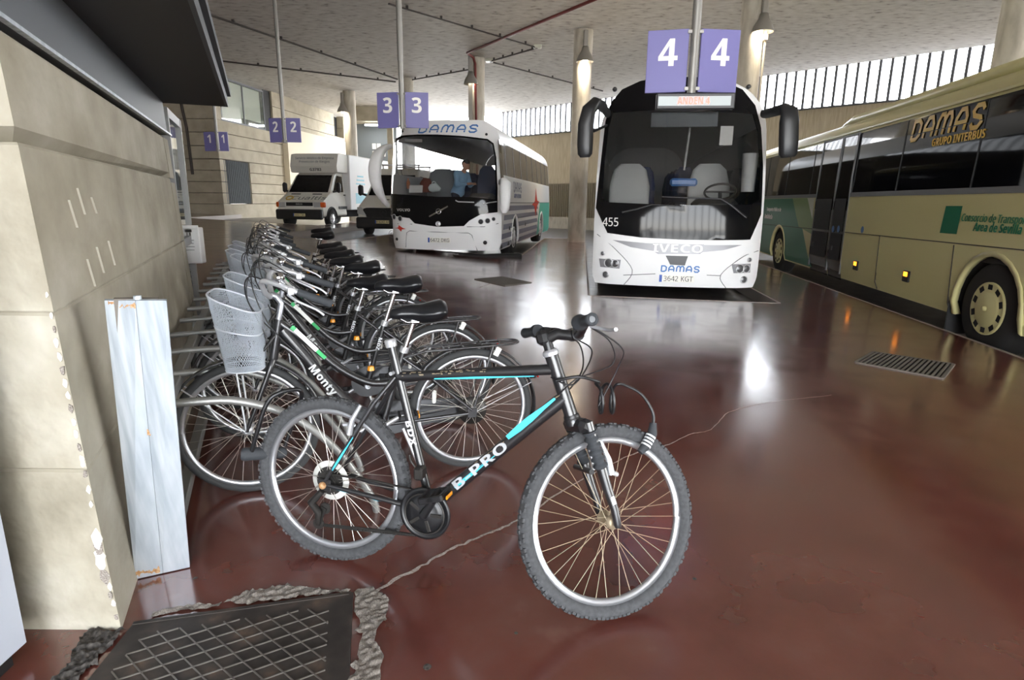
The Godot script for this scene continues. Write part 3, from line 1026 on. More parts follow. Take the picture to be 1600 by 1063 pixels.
func make_kiosk() -> void:
	var root := setting("wall_kiosk")
	# battered courses with joints; the joint below the top course is a broad chamfer
	var ys := [0.0, 0.562, 1.046, 1.512, 1.8]
	for i in 4:
		var y0: float = ys[i]
		var y1: float = ys[i + 1]
		var wide := 0.008
		var low := 0.0 if i == 0 else (0.04 if i == 3 else 0.006)
		var rings := []
		for lev in [[y0, 0.075 if i == 3 else low], [y0 + low, 0.0], [y1 - wide, 0.0], [y1, 0.008]]:
			var c := corner(lev[0])
			var t: float = lev[1]
			var p0 := c + Vector3(-t, 0, -t)
			var p1: Vector3 = c + KU * (3.22 - 0.1 * lev[0]) - KV * t
			var p2: Vector3 = p1 - KV * 1.2
			var p3 := Vector3(-4.2, lev[0], c.z - t)
			rings.append(PackedVector3Array([p0, p1, p2, p3]))
		var s := S()
		loft(s, rings, true, false)
		put(s, "concrete_block", M.kiosk_concrete, root)
	# narrow end piece beyond a vertical joint
	for i in 4:
		var y0: float = ys[i] + 0.004
		var y1: float = ys[i + 1] - (0.03 if i == 2 else 0.004)
		var rings := []
		for y in [y0, y1]:
			var p: Vector3 = corner(y) + KU * (3.25 - 0.1 * y)
			rings.append(PackedVector3Array([p, p + KU * 0.22, p + KU * 0.22 - KV * 0.3, p - KV * 0.3]))
		var s := S()
		loft(s, rings, true, false)
		put(s, "concrete_block", M.kiosk_concrete, root)
	# grey sheet fascia and the projecting canopy
	root = setting("trim_1")
	var s := S()
	var c := corner(1.82)
	var fb := []
	for y in [1.82, 2.05]:
		var p := corner(y) + KV * 0.03 + Vector3(0, 0, 0.03)
		fb.append(PackedVector3Array([p, p + KU * 3.2, p + KU * 3.2 - KV * 0.5, Vector3(-4.2, y, p.z)]))
	loft(s, fb, true, false)
	put(s, "fascia", M.canopy_grey, root)
	s = S()
	bar(s, corner(1.822) + KV * 0.03 + Vector3(0, 0, 0.03), corner(1.822) + KV * 0.034 + KU * 3.2, 0.02, 0.012)
	put(s, "drip_edge", M.galvanised, root)
	root = setting("trim_2")
	s = S()
	var base := corner(2.05) - KU * 1.0
	var slabp := []
	for y in [2.05, 2.12]:
		var p := Vector3(base.x, y, base.z)
		slabp.append(PackedVector3Array([p + KV * 0.43, p + KV * 0.43 + KU * 4.22, p + KU * 4.22 - KV * 0.5, p - KV * 0.5]))
	loft(s, slabp, true, false)
	put(s, "canopy", M.canopy_dark, root)
	s = S()
	var e0 := Vector3(base.x, 2.1, base.z) + KV * 0.44
	bar(s, e0, e0 + KU * 4.23, 0.02, 0.1)
	bar(s, e0 + Vector3(0, 0.05, 0) + KV * 0.02, e0 + Vector3(0, 0.05, 0) + KV * 0.02 + KU * 4.23, 0.03, 0.05)
	put(s, "canopy_edge", M.canopy_grey, root)
	# chalk streaks on the side wall
	var marks := [[0.36, 1.36, 0.09], [0.49, 1.4, 0.09], [0.66, 1.37, 0.06], [0.44, 1.16, 0.1], [0.6, 1.19, 0.1], [0.8, 1.2, 0.1]]
	var o := thing("chalk_streaks", Vector3.ZERO, 0, "six pale scratch marks on the kiosk wall above the leaning metal sheet", "marks")
	for m in marks:
		s = S()
		var p: Vector3 = corner(m[1]) + KU * m[0] + KV * 0.002
		var q: Vector3 = corner(m[1] - m[2]) + KU * (m[0] + 0.035) + KV * 0.002
		bar(s, p, q, 0.002, 0.009, KV)
		put(s, "streak", M.chalk, o)
	# plaster chipped off the corner
	o = thing("chipped_plaster", Vector3.ZERO, 0, "pale chipped plaster along the battered corner of the kiosk", "plaster")
	rng.seed = 31
	for k in 26:
		var y: float = [0.05, 0.1, 0.16, 0.2, 0.255, 0.27, 0.3, 0.33, 0.5, 0.55, 0.585, 0.6, 0.64, 0.68, 0.72, 0.76, 0.8, 0.84, 0.88, 0.92, 0.96, 1.0, 1.04, 1.1, 0.13, 0.45][k]
		var big := 0.026 if y < 0.36 and y > 0.18 else (0.011 if y < 1.0 else 0.007)
		var outl := []
		var cc := Vector2(-big * 0.6, y)
		for a in 9:
			var rr := big * rng.randf_range(0.55, 1.1)
			outl.append(cc + Vector2(cos(TAU * a / 9) * rr * 0.7, sin(TAU * a / 9) * rr * 1.4))
		var pp := Geometry2D.convex_hull(PackedVector2Array(outl))
		s = S()
		prism(s, pp, 0.003, Transform3D(Basis.IDENTITY, Vector3(corner(y).x - 0.001, 0, -1.669 + 0.00023 * k)))
		put(s, "chip", M.plaster_chip if k % 3 else M.rubble, o)
	# door leaf with a poster past the end of the wall
	o = thing("glazed_door", corner(0) + KU * 3.5 - KV * 0.1, 0, "narrow white-framed glass door with a blue poster past the end of the kiosk wall", "door")
	s = S()
	for t in [0.0, 0.85]:
		bar(s, KU * t, KU * t + Vector3(0, 2.05, 0), 0.05, 0.06, KV)
	for y in [0.05, 1.0, 2.02]:
		bar(s, Vector3(0, y, 0), KU * 0.85 + Vector3(0, y, 0), 0.05, 0.07)
	put(s, "frame", M.door_grey, o)
	s = S()
	bar(s, Vector3(0, 1.03, 0), KU * 0.85 + Vector3(0, 1.03, 0), 0.012, 1.95)
	put(s, "pane", M.side_glass, o)
	s = S()
	bar(s, KU * 0.12 + Vector3(0, 1.6, 0) - KV * 0.03, KU * 0.75 + Vector3(0, 1.6, 0) - KV * 0.03, 0.006, 0.7)
	put(s, "poster", M.poster_blue, o)
	# grey cabinet beside the pillar
	o = thing("metal_cabinet", Vector3(-1.78, 0, -1.24), 0, "plain grey metal cabinet standing against the kiosk pillar", "cabinet")
	s = S()
	box(s, Vector3(0, 0.72, 0), Vector3(0.64, 1.34, 0.62), 0.006)
	put(s, "body", M.sheet_grey, o)
	s = S()
	box(s, Vector3(0.0, 0.74, 0.312), Vector3(0.58, 1.24, 0.01), 0.003)
	put(s, "door", M.sheet_grey, o)
	for fx in [-0.27, 0.27]:
		for fz in [-0.25, 0.25]:
			s = S()
			box(s, Vector3(fx, 0.025, fz), Vector3(0.05, 0.05, 0.05))
			put(s, "foot", M.plastic_black, o)
	# galvanised sheet on end beside the rack
	o = thing("galvanised_sheet", Vector3(-1.294, 0, -1.965), 0, "tall galvanised metal sheet standing upright before the bicycle rack", "metal sheet")
	var bl := Vector3(-1.374, 0.004, -1.927) - o.position
	var br := Vector3(-1.215, 0.004, -2.004) - o.position
	var tl := at_depth(163, 470, 1.86) - o.position
	var tr := at_depth(260, 470, 1.86) - o.position
	var nn := (br - bl).cross(tl - bl).normalized()
	for h in 2:
		s = S()
		var u0 := 0.0 if h == 0 else 0.503
		var u1 := 0.497 if h == 0 else 1.0
		var r1 := PackedVector3Array([bl.lerp(br, u0), bl.lerp(br, u1), bl.lerp(br, u1) - nn * 0.02, bl.lerp(br, u0) - nn * 0.02])
		var r2 := PackedVector3Array([tl.lerp(tr, u0), tl.lerp(tr, u1), tl.lerp(tr, u1) - nn * 0.02, tl.lerp(tr, u0) - nn * 0.02])
		loft(s, [r1, r2], true, false)
		put(s, "sheet", M.galvanised, o)
	s = S()
	bar(s, bl.lerp(br, 0.5) - nn * 0.03 + Vector3(0, 0.1, 0), tl.lerp(tr, 0.5) - nn * 0.03, 0.12, 0.015, nn)
	put(s, "stiffener", M.grating, o)
	for e in [[0.015, 0.03, 0.02, 0.45], [0.985, 0.99, 0.06, 0.5], [0.55, 0.565, 0.44, 0.62]]:
		s = S()
		var outl := jagged([Vector2(e[2], e[0]), Vector2(e[3], e[0] - 0.004), Vector2(e[3], e[1]), Vector2((e[2] + e[3]) * 0.5, e[1] - 0.006), Vector2(e[2], e[1] + 0.008)], 0.008, int(e[0] * 100))
		shell(s, outl, func(p): return bl.lerp(br, p.x).lerp(tl.lerp(tr, p.x), p.y) + nn * 0.0012, 0.5)
		put(s, "rust_patch", M.rust, o)
	s = S()
	rod(s, tl.lerp(tr, 0.53) - nn * 0.015, tl.lerp(tr, 0.53) + Vector3(0, 0.012, 0) - nn * 0.015, 0.012)
	put(s, "screw", M.galvanised, o)
	# white box at the end of the rack
	var wb := at_depth(298, 384, 5.5)
	o = thing("key_box", wb, deg_to_rad(4), "small white metal box with a printed notice on the end of the kiosk", "box")
	s = S()
	box(s, Vector3(0, 0, -0.05), Vector3(0.17, 0.33, 0.1), 0.008)
	put(s, "body", M.paint_white, o)
	s = S()
	box(s, Vector3(0, 0.17, 0.004), Vector3(0.17, 0.03, 0.012), 0.003)
	put(s, "lid_strip", M.paint_white, o)
	s = S()
	box(s, Vector3(0.0, 0.135, 0.008), Vector3(0.05, 0.025, 0.012), 0.003)
	rod(s, Vector3(0.01, 0.12, 0.01), Vector3(0.01, 0.085, 0.01), 0.006)
	put(s, "lock", M.dark_steel, o)
	for k in 4:
		s = S()
		box(s, Vector3(0, 0.05 - 0.03 * k, 0.0005), Vector3(0.07 - 0.012 * (k % 2), 0.005, 0.003))
		put(s, "printed_line", M.print_grey, o)
	s = S()
	rod(s, Vector3(-0.08, 0.155, 0.0), Vector3(-0.28, 0.155, -0.02), 0.012)
	put(s, "bolt", M.dark_steel, o)

# ---------------------------------------------------------------- vehicles
# where the ray of a pixel meets a plane of a thing's own frame
func local_ray(o: Node3D, px: float, py: float) -> Array:
	var inv := o.transform.affine_inverse()
	return [inv * Vector3(0, CAM_H, 0), inv.basis * ray(px, py)]

func on_front(o: Node3D, px: float, py: float, z := 0.0) -> Vector3:
	var r := local_ray(o, px, py)
	return r[0] + r[1] * ((z - r[0].z) / r[1].z)

func on_side(o: Node3D, px: float, py: float, x := 0.0) -> Vector3:
	var r := local_ray(o, px, py)
	return r[0] + r[1] * ((x - r[0].x) / r[1].x)

# pixels of a crop (origin and scale) to an outline on the bowed front of a coach
func front_poly(o: Node3D, B: Dictionary, a: Array, ox := 0.0, oy := 0.0, k := 1.0) -> PackedVector2Array:
	var out := PackedVector2Array()
	for i in range(0, a.size(), 2):
		out.append(front_point(o, B, ox + a[i] * k, oy + a[i + 1] * k))
	return out

func front_point(o: Node3D, B: Dictionary, px: float, py: float) -> Vector2:
	var p := on_front(o, px, py, 0.0)
	for j in 5:
		p = on_front(o, px, py, fz(B, p.x, p.y))
	return Vector2(p.x, p.y)

func side_poly(o: Node3D, x: float, a: Array, ox := 0.0, oy := 0.0, k := 1.0) -> PackedVector2Array:
	var out := PackedVector2Array()
	for i in range(0, a.size(), 2):
		var p := on_side(o, ox + a[i] * k, oy + a[i + 1] * k, x)
		out.append(Vector2(p.z, p.y))
	return out

# half width of a coach at height y
func hw(B: Dictionary, y: float) -> float:
	var w: float = B.w - B.tum * smoothstep(1.3, B.top, y)
	var c: float = B.top - B.r
	if y > c:
		var t := clampf((y - c) / B.r, 0.0, 1.0)
		w = w - B.rx + B.rx * sqrt(maxf(0.0, 1.0 - t * t))
	if y < B.bot + 0.12:
		w -= 0.05 * (1.0 - (y - B.bot) / 0.12)
	return w

func fz(B: Dictionary, x: float, y: float) -> float:
	var u: float = absf(x) / B.w
	var z: float = -B.bow * u * u - B.edge * pow(u, 8.0)
	z -= B.rake * pow(maxf(0.0, y - 1.2) / (B.top - 1.2), 1.7)
	if y < 0.75:
		z -= 0.06 * pow((0.75 - y) / 0.45, 2.0)
	return z

func front_outline(B: Dictionary, inset := 0.0) -> PackedVector2Array:
	var out := PackedVector2Array()
	var ys := []
	for i in 16:
		ys.append(lerpf(B.bot, B.top - B.r, i / 15.0))
	for i in range(1, 9):
		ys.append(B.top - B.r + B.r * sin(PI * 0.5 * i / 8.0))
	for y in ys:
		out.append(Vector2(hw(B, y) - inset, y))
	ys.reverse()
	for y in ys:
		out.append(Vector2(-hw(B, y) + inset, y))
	return out

func lift(B: Dictionary, up: float) -> Callable:
	return func(p: Vector2) -> Vector3: return Vector3(p.x, p.y, fz(B, p.x, p.y) + up)

func flank(B: Dictionary, sd: float, up: float) -> Callable:
	return func(p: Vector2) -> Vector3: return Vector3(sd * (hw(B, p.y) + up), p.y, p.x)

# outline of the side of a coach between two heights
func side_band(B: Dictionary, y0: float, y1: float, z_end: float) -> PackedVector2Array:
	var out := PackedVector2Array()
	for i in 13:
		var y := lerpf(y0, y1, i / 12.0)
		out.append(Vector2(fz(B, hw(B, y), y), y))
	out.append(Vector2(z_end, y1))
	out.append(Vector2(z_end, y0))
	return out

func put_shell(o: Node3D, called: String, m: Material, p: PackedVector2Array, f: Callable, cell := 0.15, holes := []) -> MeshInstance3D:
	var s := S()
	shell(s, p, f, cell, holes)
	return put(s, called, m, o)

# a sheet with thickness: front and back skins and the edge between
func put_plate(o: Node3D, called: String, m: Material, p: PackedVector2Array, outer: Callable, inner: Callable, cell := 0.15, holes := []) -> MeshInstance3D:
	var s := S()
	shell(s, p, outer, cell, holes)
	shell(s, p, inner, cell, holes)
	for i in p.size():
		var a := p[i]
		var b := p[(i + 1) % p.size()]
		s.set_smooth_group(-1)
		quad(s, outer.call(a), outer.call(b), inner.call(b), inner.call(a))
	return put(s, called, m, o)

func road_wheel(o: Node3D, c: Vector3, sd: float, r: float, rim: Material, slots := 10, wide := 0.28) -> void:
	var ax := Vector3(sd, 0, 0)
	var s := S()
	lathe(s, [Vector2(r * 0.56, 0.0), Vector2(r * 0.9, 0.012), Vector2(r * 0.98, -0.03), Vector2(r, -0.07), Vector2(r, -wide + 0.05), Vector2(r * 0.95, -wide), Vector2(r * 0.5, -wide)], c, ax, 40)
	var w := put(s, "wheel", M.tyre, o)
	s = S()
	lathe(s, [Vector2(0.0, 0.035), Vector2(r * 0.34, 0.03), Vector2(r * 0.38, 0.024), Vector2(r * 0.41, 0.016), Vector2(r * 0.5, 0.016), Vector2(r * 0.55, 0.022), Vector2(r * 0.57, 0.018), Vector2(r * 0.57, -0.05)], c, ax, 36)
	put(s, "rim", rim, w)
	s = S()
	for k in slots:
		var a := TAU * k / slots
		var d := Vector3(0, cos(a), sin(a))
		box(s, c + ax * 0.013 + d * r * 0.465, Vector3(0.014, r * 0.11, r * 0.14), 0.0, Basis(Vector3.RIGHT, d, Vector3.RIGHT.cross(d)))
	put(s, "slots", M.underbody, w).set_meta("kind", "stuff")
	s = S()
	lathe(s, [Vector2(0.0, 0.06), Vector2(r * 0.05, 0.06), Vector2(r * 0.07, 0.03)], c, ax, 12)
	put(s, "hub_cap", rim, w)

# body, roof, underside and wheels common to all coaches
func coach(called: String, at: Vector3, yaw: float, B: Dictionary, label: String) -> Node3D:
	var o := thing(called, at, deg_to_rad(-yaw), label, "bus")
	for sd in [-1.0, 1.0]:
		var arches := []
		for z in B.axles:
			arches.append(disc(z, B.wheel * 0.98, B.wheel * 1.16, 28))
		put_shell(o, "side_panel", B.paint, side_band(B, B.bot, B.belt, -B.len), flank(B, sd, 0.0), 0.3, arches)
		put_shell(o, "window_band", B.get("glass_a", B.glass) if sd < 0 else B.glass, side_band(B, B.belt, B.wtop, -B.len), flank(B, sd, -0.004), 0.3)
		put_shell(o, "cant_rail", B.get("rail", B.paint), side_band(B, B.wtop, B.top - B.r * 0.85, -B.len), flank(B, sd, 0.0), 0.2)
		for z in B.axles:
			road_wheel(o, Vector3(sd * (B.w - 0.05), B.wheel, z), sd, B.wheel, B.rim)
			var s := S()
			var rings := []
			for k in 15:
				var a := deg_to_rad(-15.0 + 210.0 * k / 14.0)
				var d := Vector3(0, sin(a), cos(a))
				var c := Vector3(0, B.wheel * 0.98, z)
				var x0: float = sd * hw(B, clampf(c.y + d.y * B.wheel * 1.16, B.bot, 2.0))
				rings.append(PackedVector3Array([c + d * B.wheel * 1.13 + Vector3(x0 + sd * 0.012, 0, 0), c + d * B.wheel * 1.24 + Vector3(x0 + sd * 0.012, 0, 0), c + d * B.wheel * 1.24 + Vector3(x0 - sd * 0.02, 0, 0), c + d * B.wheel * 1.13 + Vector3(x0 - sd * 0.05, 0, 0)]))
			loft(s, rings, true, true)
			put(s, "wheel_arch", B.paint, o)
			s = S()
			rings = []
			for k in 13:
				var a := PI * k / 12.0
				var d: Vector3 = Vector3(0, sin(a), cos(a)) * B.wheel * 1.14 + Vector3(0, B.wheel * 0.98, z)
				rings.append(PackedVector3Array([d + Vector3(sd * (B.w - 0.03), 0, 0), d + Vector3(sd * (B.w - 0.5), 0, 0)]))
			loft(s, rings, false, true, true)
			put(s, "wheel_housing", M.underbody, o)
	# roof
	var s := S()
	var st := []
	var prof := []
	var ylow: float = B.top - B.r * 0.86
	for i in range(0, 11):
		var y := lerpf(ylow, B.top, sin(PI * 0.5 * i / 10.0))
		prof.append(Vector2(hw(B, y), y))
	var full := prof.duplicate()
	for i in range(prof.size() - 1, -1, -1):
		full.append(Vector2(-prof[i].x, prof[i].y))
	for z in [999.0, -0.8, -1.6, -B.len + 0.1, -B.len]:
		var r := PackedVector3Array()
		for p in full:
			r.append(Vector3(p.x, p.y, fz(B, p.x, p.y) if z > 900.0 else minf(z, fz(B, p.x, p.y) - 0.02)))
		st.append(r)
	loft(s, st, false, true, true)
	put(s, "roof", B.get("roof", B.paint), o)
	# underside, rear and a dark lining
	s = S()
	box(s, Vector3(0, B.bot + 0.12, -B.len * 0.5 - 0.1), Vector3(B.w * 2 - 0.95, 0.2, B.len - 0.5))
	put(s, "underbody", M.underbody, o)
	s = S()
	box(s, Vector3(0, B.deck, -B.len * 0.5 - 0.2), Vector3(B.w * 2 - 0.14, 0.06, B.len - 0.7))
	put(s, "cabin_floor", M.dash, o)
	put_shell(o, "rear_panel", B.paint, front_outline(B), func(p): return Vector3(p.x, p.y, -B.len), 0.6, [rect(-0.95, B.belt, 0.95, B.wtop)] if B.get("rear_open", false) else [])
	return o

func blob(s: SurfaceTool, pts: Array, ra: Array, rb: Array, xdir: Vector3, n := 16) -> void:
	var rings := []
	for i in pts.size():
		var t: Vector3 = (pts[mini(i + 1, pts.size() - 1)] - pts[maxi(i - 1, 0)]).normalized()
		var x := (xdir - t * xdir.dot(t)).normalized()
		var y := t.cross(x)
		var r := PackedVector3Array()
		for k in n:
			var a := TAU * k / n
			var c := cos(a)
			var d := sin(a)
			r.append(pts[i] + x * (signf(c) * pow(absf(c), 0.7) * ra[i]) + y * (signf(d) * pow(absf(d), 0.7) * rb[i]))
		rings.append(r)
	loft(s, rings)

func round_lamp(o: Node3D, called: String, c: Vector3, r: float, m: Material, axis := Vector3(0, 0, 1)) -> void:
	var s := S()
	lathe(s, [Vector2(r * 1.15, -0.02), Vector2(r * 1.15, 0.012), Vector2(r, 0.014), Vector2(r * 0.95, 0.002)], c, axis, 18)
	var h := put(s, called, M.silver_trim, o)
	s = S()
	lathe(s, [Vector2(0.0, 0.016), Vector2(r * 0.6, 0.012), Vector2(r * 0.95, 0.003)], c, axis, 18)
	put(s, "lens", m, h)

func number_plate(o: Node3D, c: Vector3, b: Basis, words: String, m: Material) -> void:
	var s := S()
	box(s, c, Vector3(0.52, 0.11, 0.012), 0.003, b)
	var p := put(s, "number_plate", m, o)
	s = S()
	box(s, c + b * Vector3(-0.24, 0, 0.003), Vector3(0.04, 0.108, 0.012), 0.0, b)
	put(s, "blue_band", M.plate_blue, p)
	lettering(words, 0.078, M.plate_ink, p, Transform3D(b, c + b * Vector3(0.02, 0, 0.008)), false, 0.95)

func seat(o: Node3D, c: Vector3, m: Material, w := 0.46, turn := 0.0) -> void:
	var b := Basis(Vector3.UP, turn)
	var s := S()
	box(s, c + b * Vector3(0, 0.42, 0), Vector3(w, 0.14, 0.46), 0.04, b)
	blob(s, [c + b * Vector3(0, 0.45, -0.2), c + b * Vector3(0, 0.8, -0.24), c + b * Vector3(0, 1.08, -0.28), c + b * Vector3(0, 1.18, -0.3)], [w * 0.5, w * 0.5, w * 0.4, w * 0.25], [0.07, 0.07, 0.06, 0.03], b * Vector3.RIGHT)
	put(s, "seat", m, o)

const SIDE_POS := Basis(Vector3(0, 0, -1), Vector3(0, 1, 0), Vector3(1, 0, 0))
const SIDE_NEG := Basis(Vector3(0, 0, 1), Vector3(0, 1, 0), Vector3(-1, 0, 0))

func make_white_coach() -> void:
	var at := at_depth(1053, 446, 9.15)
	at.y = -0.2
	var B := {"w": 1.265, "top": 3.37, "r": 0.72, "rx": 0.78, "tum": 0.04, "len": 12.0, "bot": 0.31, "belt": 1.5, "wtop": 2.75, "bow": 0.14, "edge": 0.16, "rake": 0.5, "axles": [-2.7, -8.9], "wheel": 0.5, "deck": 1.05, "paint": M.paint_white, "glass": M.black_glass, "rim": M.silver_trim}
	var o := coach("coach", at, 9.5, B, "white coach with a large black windscreen and black mirrors in bay four")
	# black mask: whole glazed front; the windscreen is the clear part of it
	var mask := front_poly(o, B, [931, 325, 949, 364, 1000, 371, 1060, 374.5, 1120, 375.5, 1172, 374.5, 1189, 335, 1192, 260, 1189, 200, 1180, 165, 1160, 140, 1130, 127, 1090, 121, 1062, 120, 1030, 121, 1000, 127, 972, 140, 955, 160, 946, 190, 938, 260])
	var glass := front_poly(o, B, [941, 310, 950, 316, 1060, 321, 1175, 320, 1186, 312, 1187, 260, 1184, 205, 1176, 178, 1062, 170, 958, 176, 951, 200, 945, 250])
	put_shell(o, "front_panel", M.paint_white, front_outline(B), lift(B, 0.0), 0.14, [mask])
	put_plate(o, "black_mask", M.gloss_black, mask, lift(B, 0.012), lift(B, -0.03), 0.14, [glass])
	put_shell(o, "windscreen", M.screen_glass, glass, lift(B, 0.006), 0.14)
	var s := S()
	var mid := front_point(o, B, 1062, 120)
	# grille brow, badge, dark slot
	put_shell(o, "grille_brow", M.brow_grey, front_poly(o, B, [957, 375, 1010, 380, 1060, 382, 1110, 383, 1159, 383, 1130, 391, 1098, 394, 1092, 397, 1028, 397, 1020, 392, 985, 386]), lift(B, 0.012), 0.12)
	put_shell(o, "badge_frame", M.brow_grey, front_poly(o, B, [1021, 380, 1100, 382, 1094, 397, 1027, 396]), lift(B, 0.022), 0.12)
	var f := lift(B, 0.02)
	var bp := front_point(o, B, 1059, 388.5)
	lettering("IVECO", 0.12, M.paint_white, o, Transform3D(Basis.IDENTITY, Vector3(bp.x, bp.y, fz(B, bp.x, bp.y) + 0.028)), true, 1.55, "badge")
	put_shell(o, "air_slot", M.trim_black, front_poly(o, B, [1040, 399.5, 1075, 400.5, 1070, 415, 1047, 413.5]), lift(B, 0.008), 0.12)
	var d0 := front_point(o, B, 1033, 424)
	stencil(o, M.paint_blue, "DAMAS", d0.x, d0.y, 0.085, lift(B, 0.006), 0.05, false, 1.25)
	var np := front_point(o, B, 1057, 435.5)
	number_plate(o, Vector3(np.x, np.y, fz(B, np.x, np.y) + 0.02), Basis.IDENTITY, "3642 KGT", M.plate_white)
	put_shell(o, "plate_recess", M.paint_white, front_poly(o, B, [1024, 427, 1104, 429, 1106, 441, 1024, 439]), lift(B, 0.008), 0.12)
	var n4 := front_point(o, B, 954, 347)
	lettering("455", 0.13, M.sign_white, o, Transform3D(Basis(Vector3.UP, -0.25), Vector3(n4.x, n4.y, fz(B, n4.x, n4.y) + 0.03)), false, 0.85)
	# lamps
	for a in [[941.5, 396, 0.03], [946, 429, 0.05], [951, 411, 0.065], [961, 412, 0.055], [1171, 406, 0.03], [1162, 437, 0.05], [1156, 420, 0.06], [1166, 420, 0.055]]:
		var p := front_point(o, B, a[0], a[1])
		round_lamp(o, "head_lamp", Vector3(p.x, p.y, fz(B, p.x, p.y) + 0.008), a[2], M.lamp_inner, Vector3(p.x * 0.35, 0, 1))
	for a in [[936, 404, 970, 406, 968, 420, 938, 417], [1143, 413, 1173, 412, 1172, 426, 1146, 427]]:
		put_shell(o, "lamp_cover", M.brow_grey, front_poly(o, B, a), lift(B, 0.005), 0.12)
	# panel seams
	for a in [[933, 366, 960, 388, 988, 422, 974, 446], [1185, 392, 1160, 402, 1126, 430, 1134, 450], [974, 430, 1000, 429, 1024, 428], [1104, 430, 1126, 431]]:
		s = S()
		var pts := []
		for i in range(0, a.size(), 2):
			var p := front_point(o, B, a[i], a[i + 1])
			pts.append(Vector3(p.x, p.y, fz(B, p.x, p.y) + 0.001))
		tube(s, curve(pts, 5), 0.006, 5)
		put(s, "seam", M.print_grey, o)
	# wipers
	for a in [[972, 332, 995, 327, 1018, 320, 1064, 322], [1165, 340, 1140, 320, 1126, 311, 1034, 308]]:
		s = S()
		var pts := []
		for i in range(0, a.size(), 2):
			var p := front_point(o, B, a[i], a[i + 1])
			pts.append(Vector3(p.x, p.y, fz(B, p.x, p.y) + 0.05))
		tube(s, pts, [0.022, 0.02, 0.014, 0.01], 6)
		put(s, "wiper", M.trim_black, o)
	# mirrors
	var ml := [on_front(o, 950, 178, -0.1), on_front(o, 940, 165, 0.15), on_front(o, 931, 161, 0.3), on_front(o, 920, 172, 0.34), on_front(o, 915, 195, 0.34), on_front(o, 914, 225, 0.34), on_front(o, 914, 241, 0.34), on_front(o, 914, 246, 0.34)]
	s = S()
	blob(s, ml, [0.04, 0.06, 0.08, 0.1, 0.112, 0.115, 0.105, 0.07], [0.06, 0.07, 0.08, 0.08, 0.08, 0.08, 0.07, 0.05], Vector3.RIGHT)
	put(s, "mirror", M.mirror_black, o)
	s = S()
	rod(s, on_front(o, 928, 205, 0.3), on_front(o, 948, 196, -0.15), 0.02)
	put(s, "mirror_stay", M.mirror_black, o)
	var mr := [on_front(o, 1196, 178, -0.15), on_front(o, 1212, 174, 0.1), on_front(o, 1226, 170, 0.28), on_front(o, 1233, 174, 0.32), on_front(o, 1233, 190, 0.34), on_front(o, 1232, 220, 0.34), on_front(o, 1231, 241, 0.34), on_front(o, 1231, 246, 0.34)]
	s = S()
	blob(s, mr, [0.08, 0.08, 0.09, 0.11, 0.125, 0.125, 0.12, 0.09], [0.06, 0.06, 0.07, 0.08, 0.08, 0.08, 0.075, 0.05], Vector3.RIGHT)
	put(s, "mirror", M.mirror_black, o)
	for px in [957, 1172]:
		var p := front_point(o, B, px, 148 if px < 1000 else 150)
		s = S()
		box(s, Vector3(p.x * 0.97, 3.27, -0.55), Vector3(0.07, 0.06, 0.1), 0.02)
		put(s, "marker_lamp", M.trim_black, o)
	# cabin seen through the glass
	var z := -1.35
	s = S()
	box(s, Vector3(0, 1.22, -0.75), Vector3(2.3, 0.4, 0.8), 0.06)
	box(s, Vector3(0.62, 1.5, -0.85), Vector3(0.7, 0.3, 0.4), 0.08)
	put(s, "dashboard", M.dash, o)
	var c := on_front(o, 985, 270, z)
	seat(o, Vector3(c.x, 1.05, z), M.seat_grey, 0.7)
	c = on_front(o, 1112, 275, z)
	seat(o, Vector3(c.x, 1.05, z), M.seat_grey, 0.7)
	for row in 4:
		for xx in [-0.85, -0.4, 0.4, 0.85]:
			seat(o, Vector3(xx, 1.1, -3.2 - 0.9 * row), M.seat_blue)
	s = S()
	var hub := on_front(o, 1125, 300, -0.9)
	tube(s, Array(ring_at(hub, Vector3.RIGHT, Vector3(0, 0.5, 0.86), 0.24, 24)), 0.018, 6, true)
	rod(s, hub - Vector3(0.23, 0, 0), hub + Vector3(0.23, 0, 0), 0.015)
	rod(s, hub, hub + Vector3(0, -0.3, 0.15), 0.03)
	put(s, "steering_wheel", M.trim_black, o)
	s = S()
	rod(s, on_front(o, 1078, 200, -1.0), on_front(o, 1069, 266, -1.0), 0.018)
	put(s, "handrail", M.seat_grey, o)
	s = S()
	box(s, on_front(o, 1135, 212, -0.6), Vector3(0.19, 0.28, 0.01))
	put(s, "notice", M.paper, o)
	s = S()
	box(s, on_front(o, 1069, 187, -0.6), Vector3(1.0, 0.22, 0.03), 0.01)
	put(s, "sun_blind", M.office_grey, o)
	s = S()
	box(s, on_front(o, 1068, 285, -0.7), Vector3(0.42, 0.12, 0.1), 0.03)
	put(s, "blue_bag", M.paint_blue, o)
	s = S()
	rod(s, on_front(o, 1173, 240, -0.55), on_front(o, 1168, 300, -0.55), 0.12, 0.1, 12)
	put(s, "pillar_trim", M.seat_grey, o)

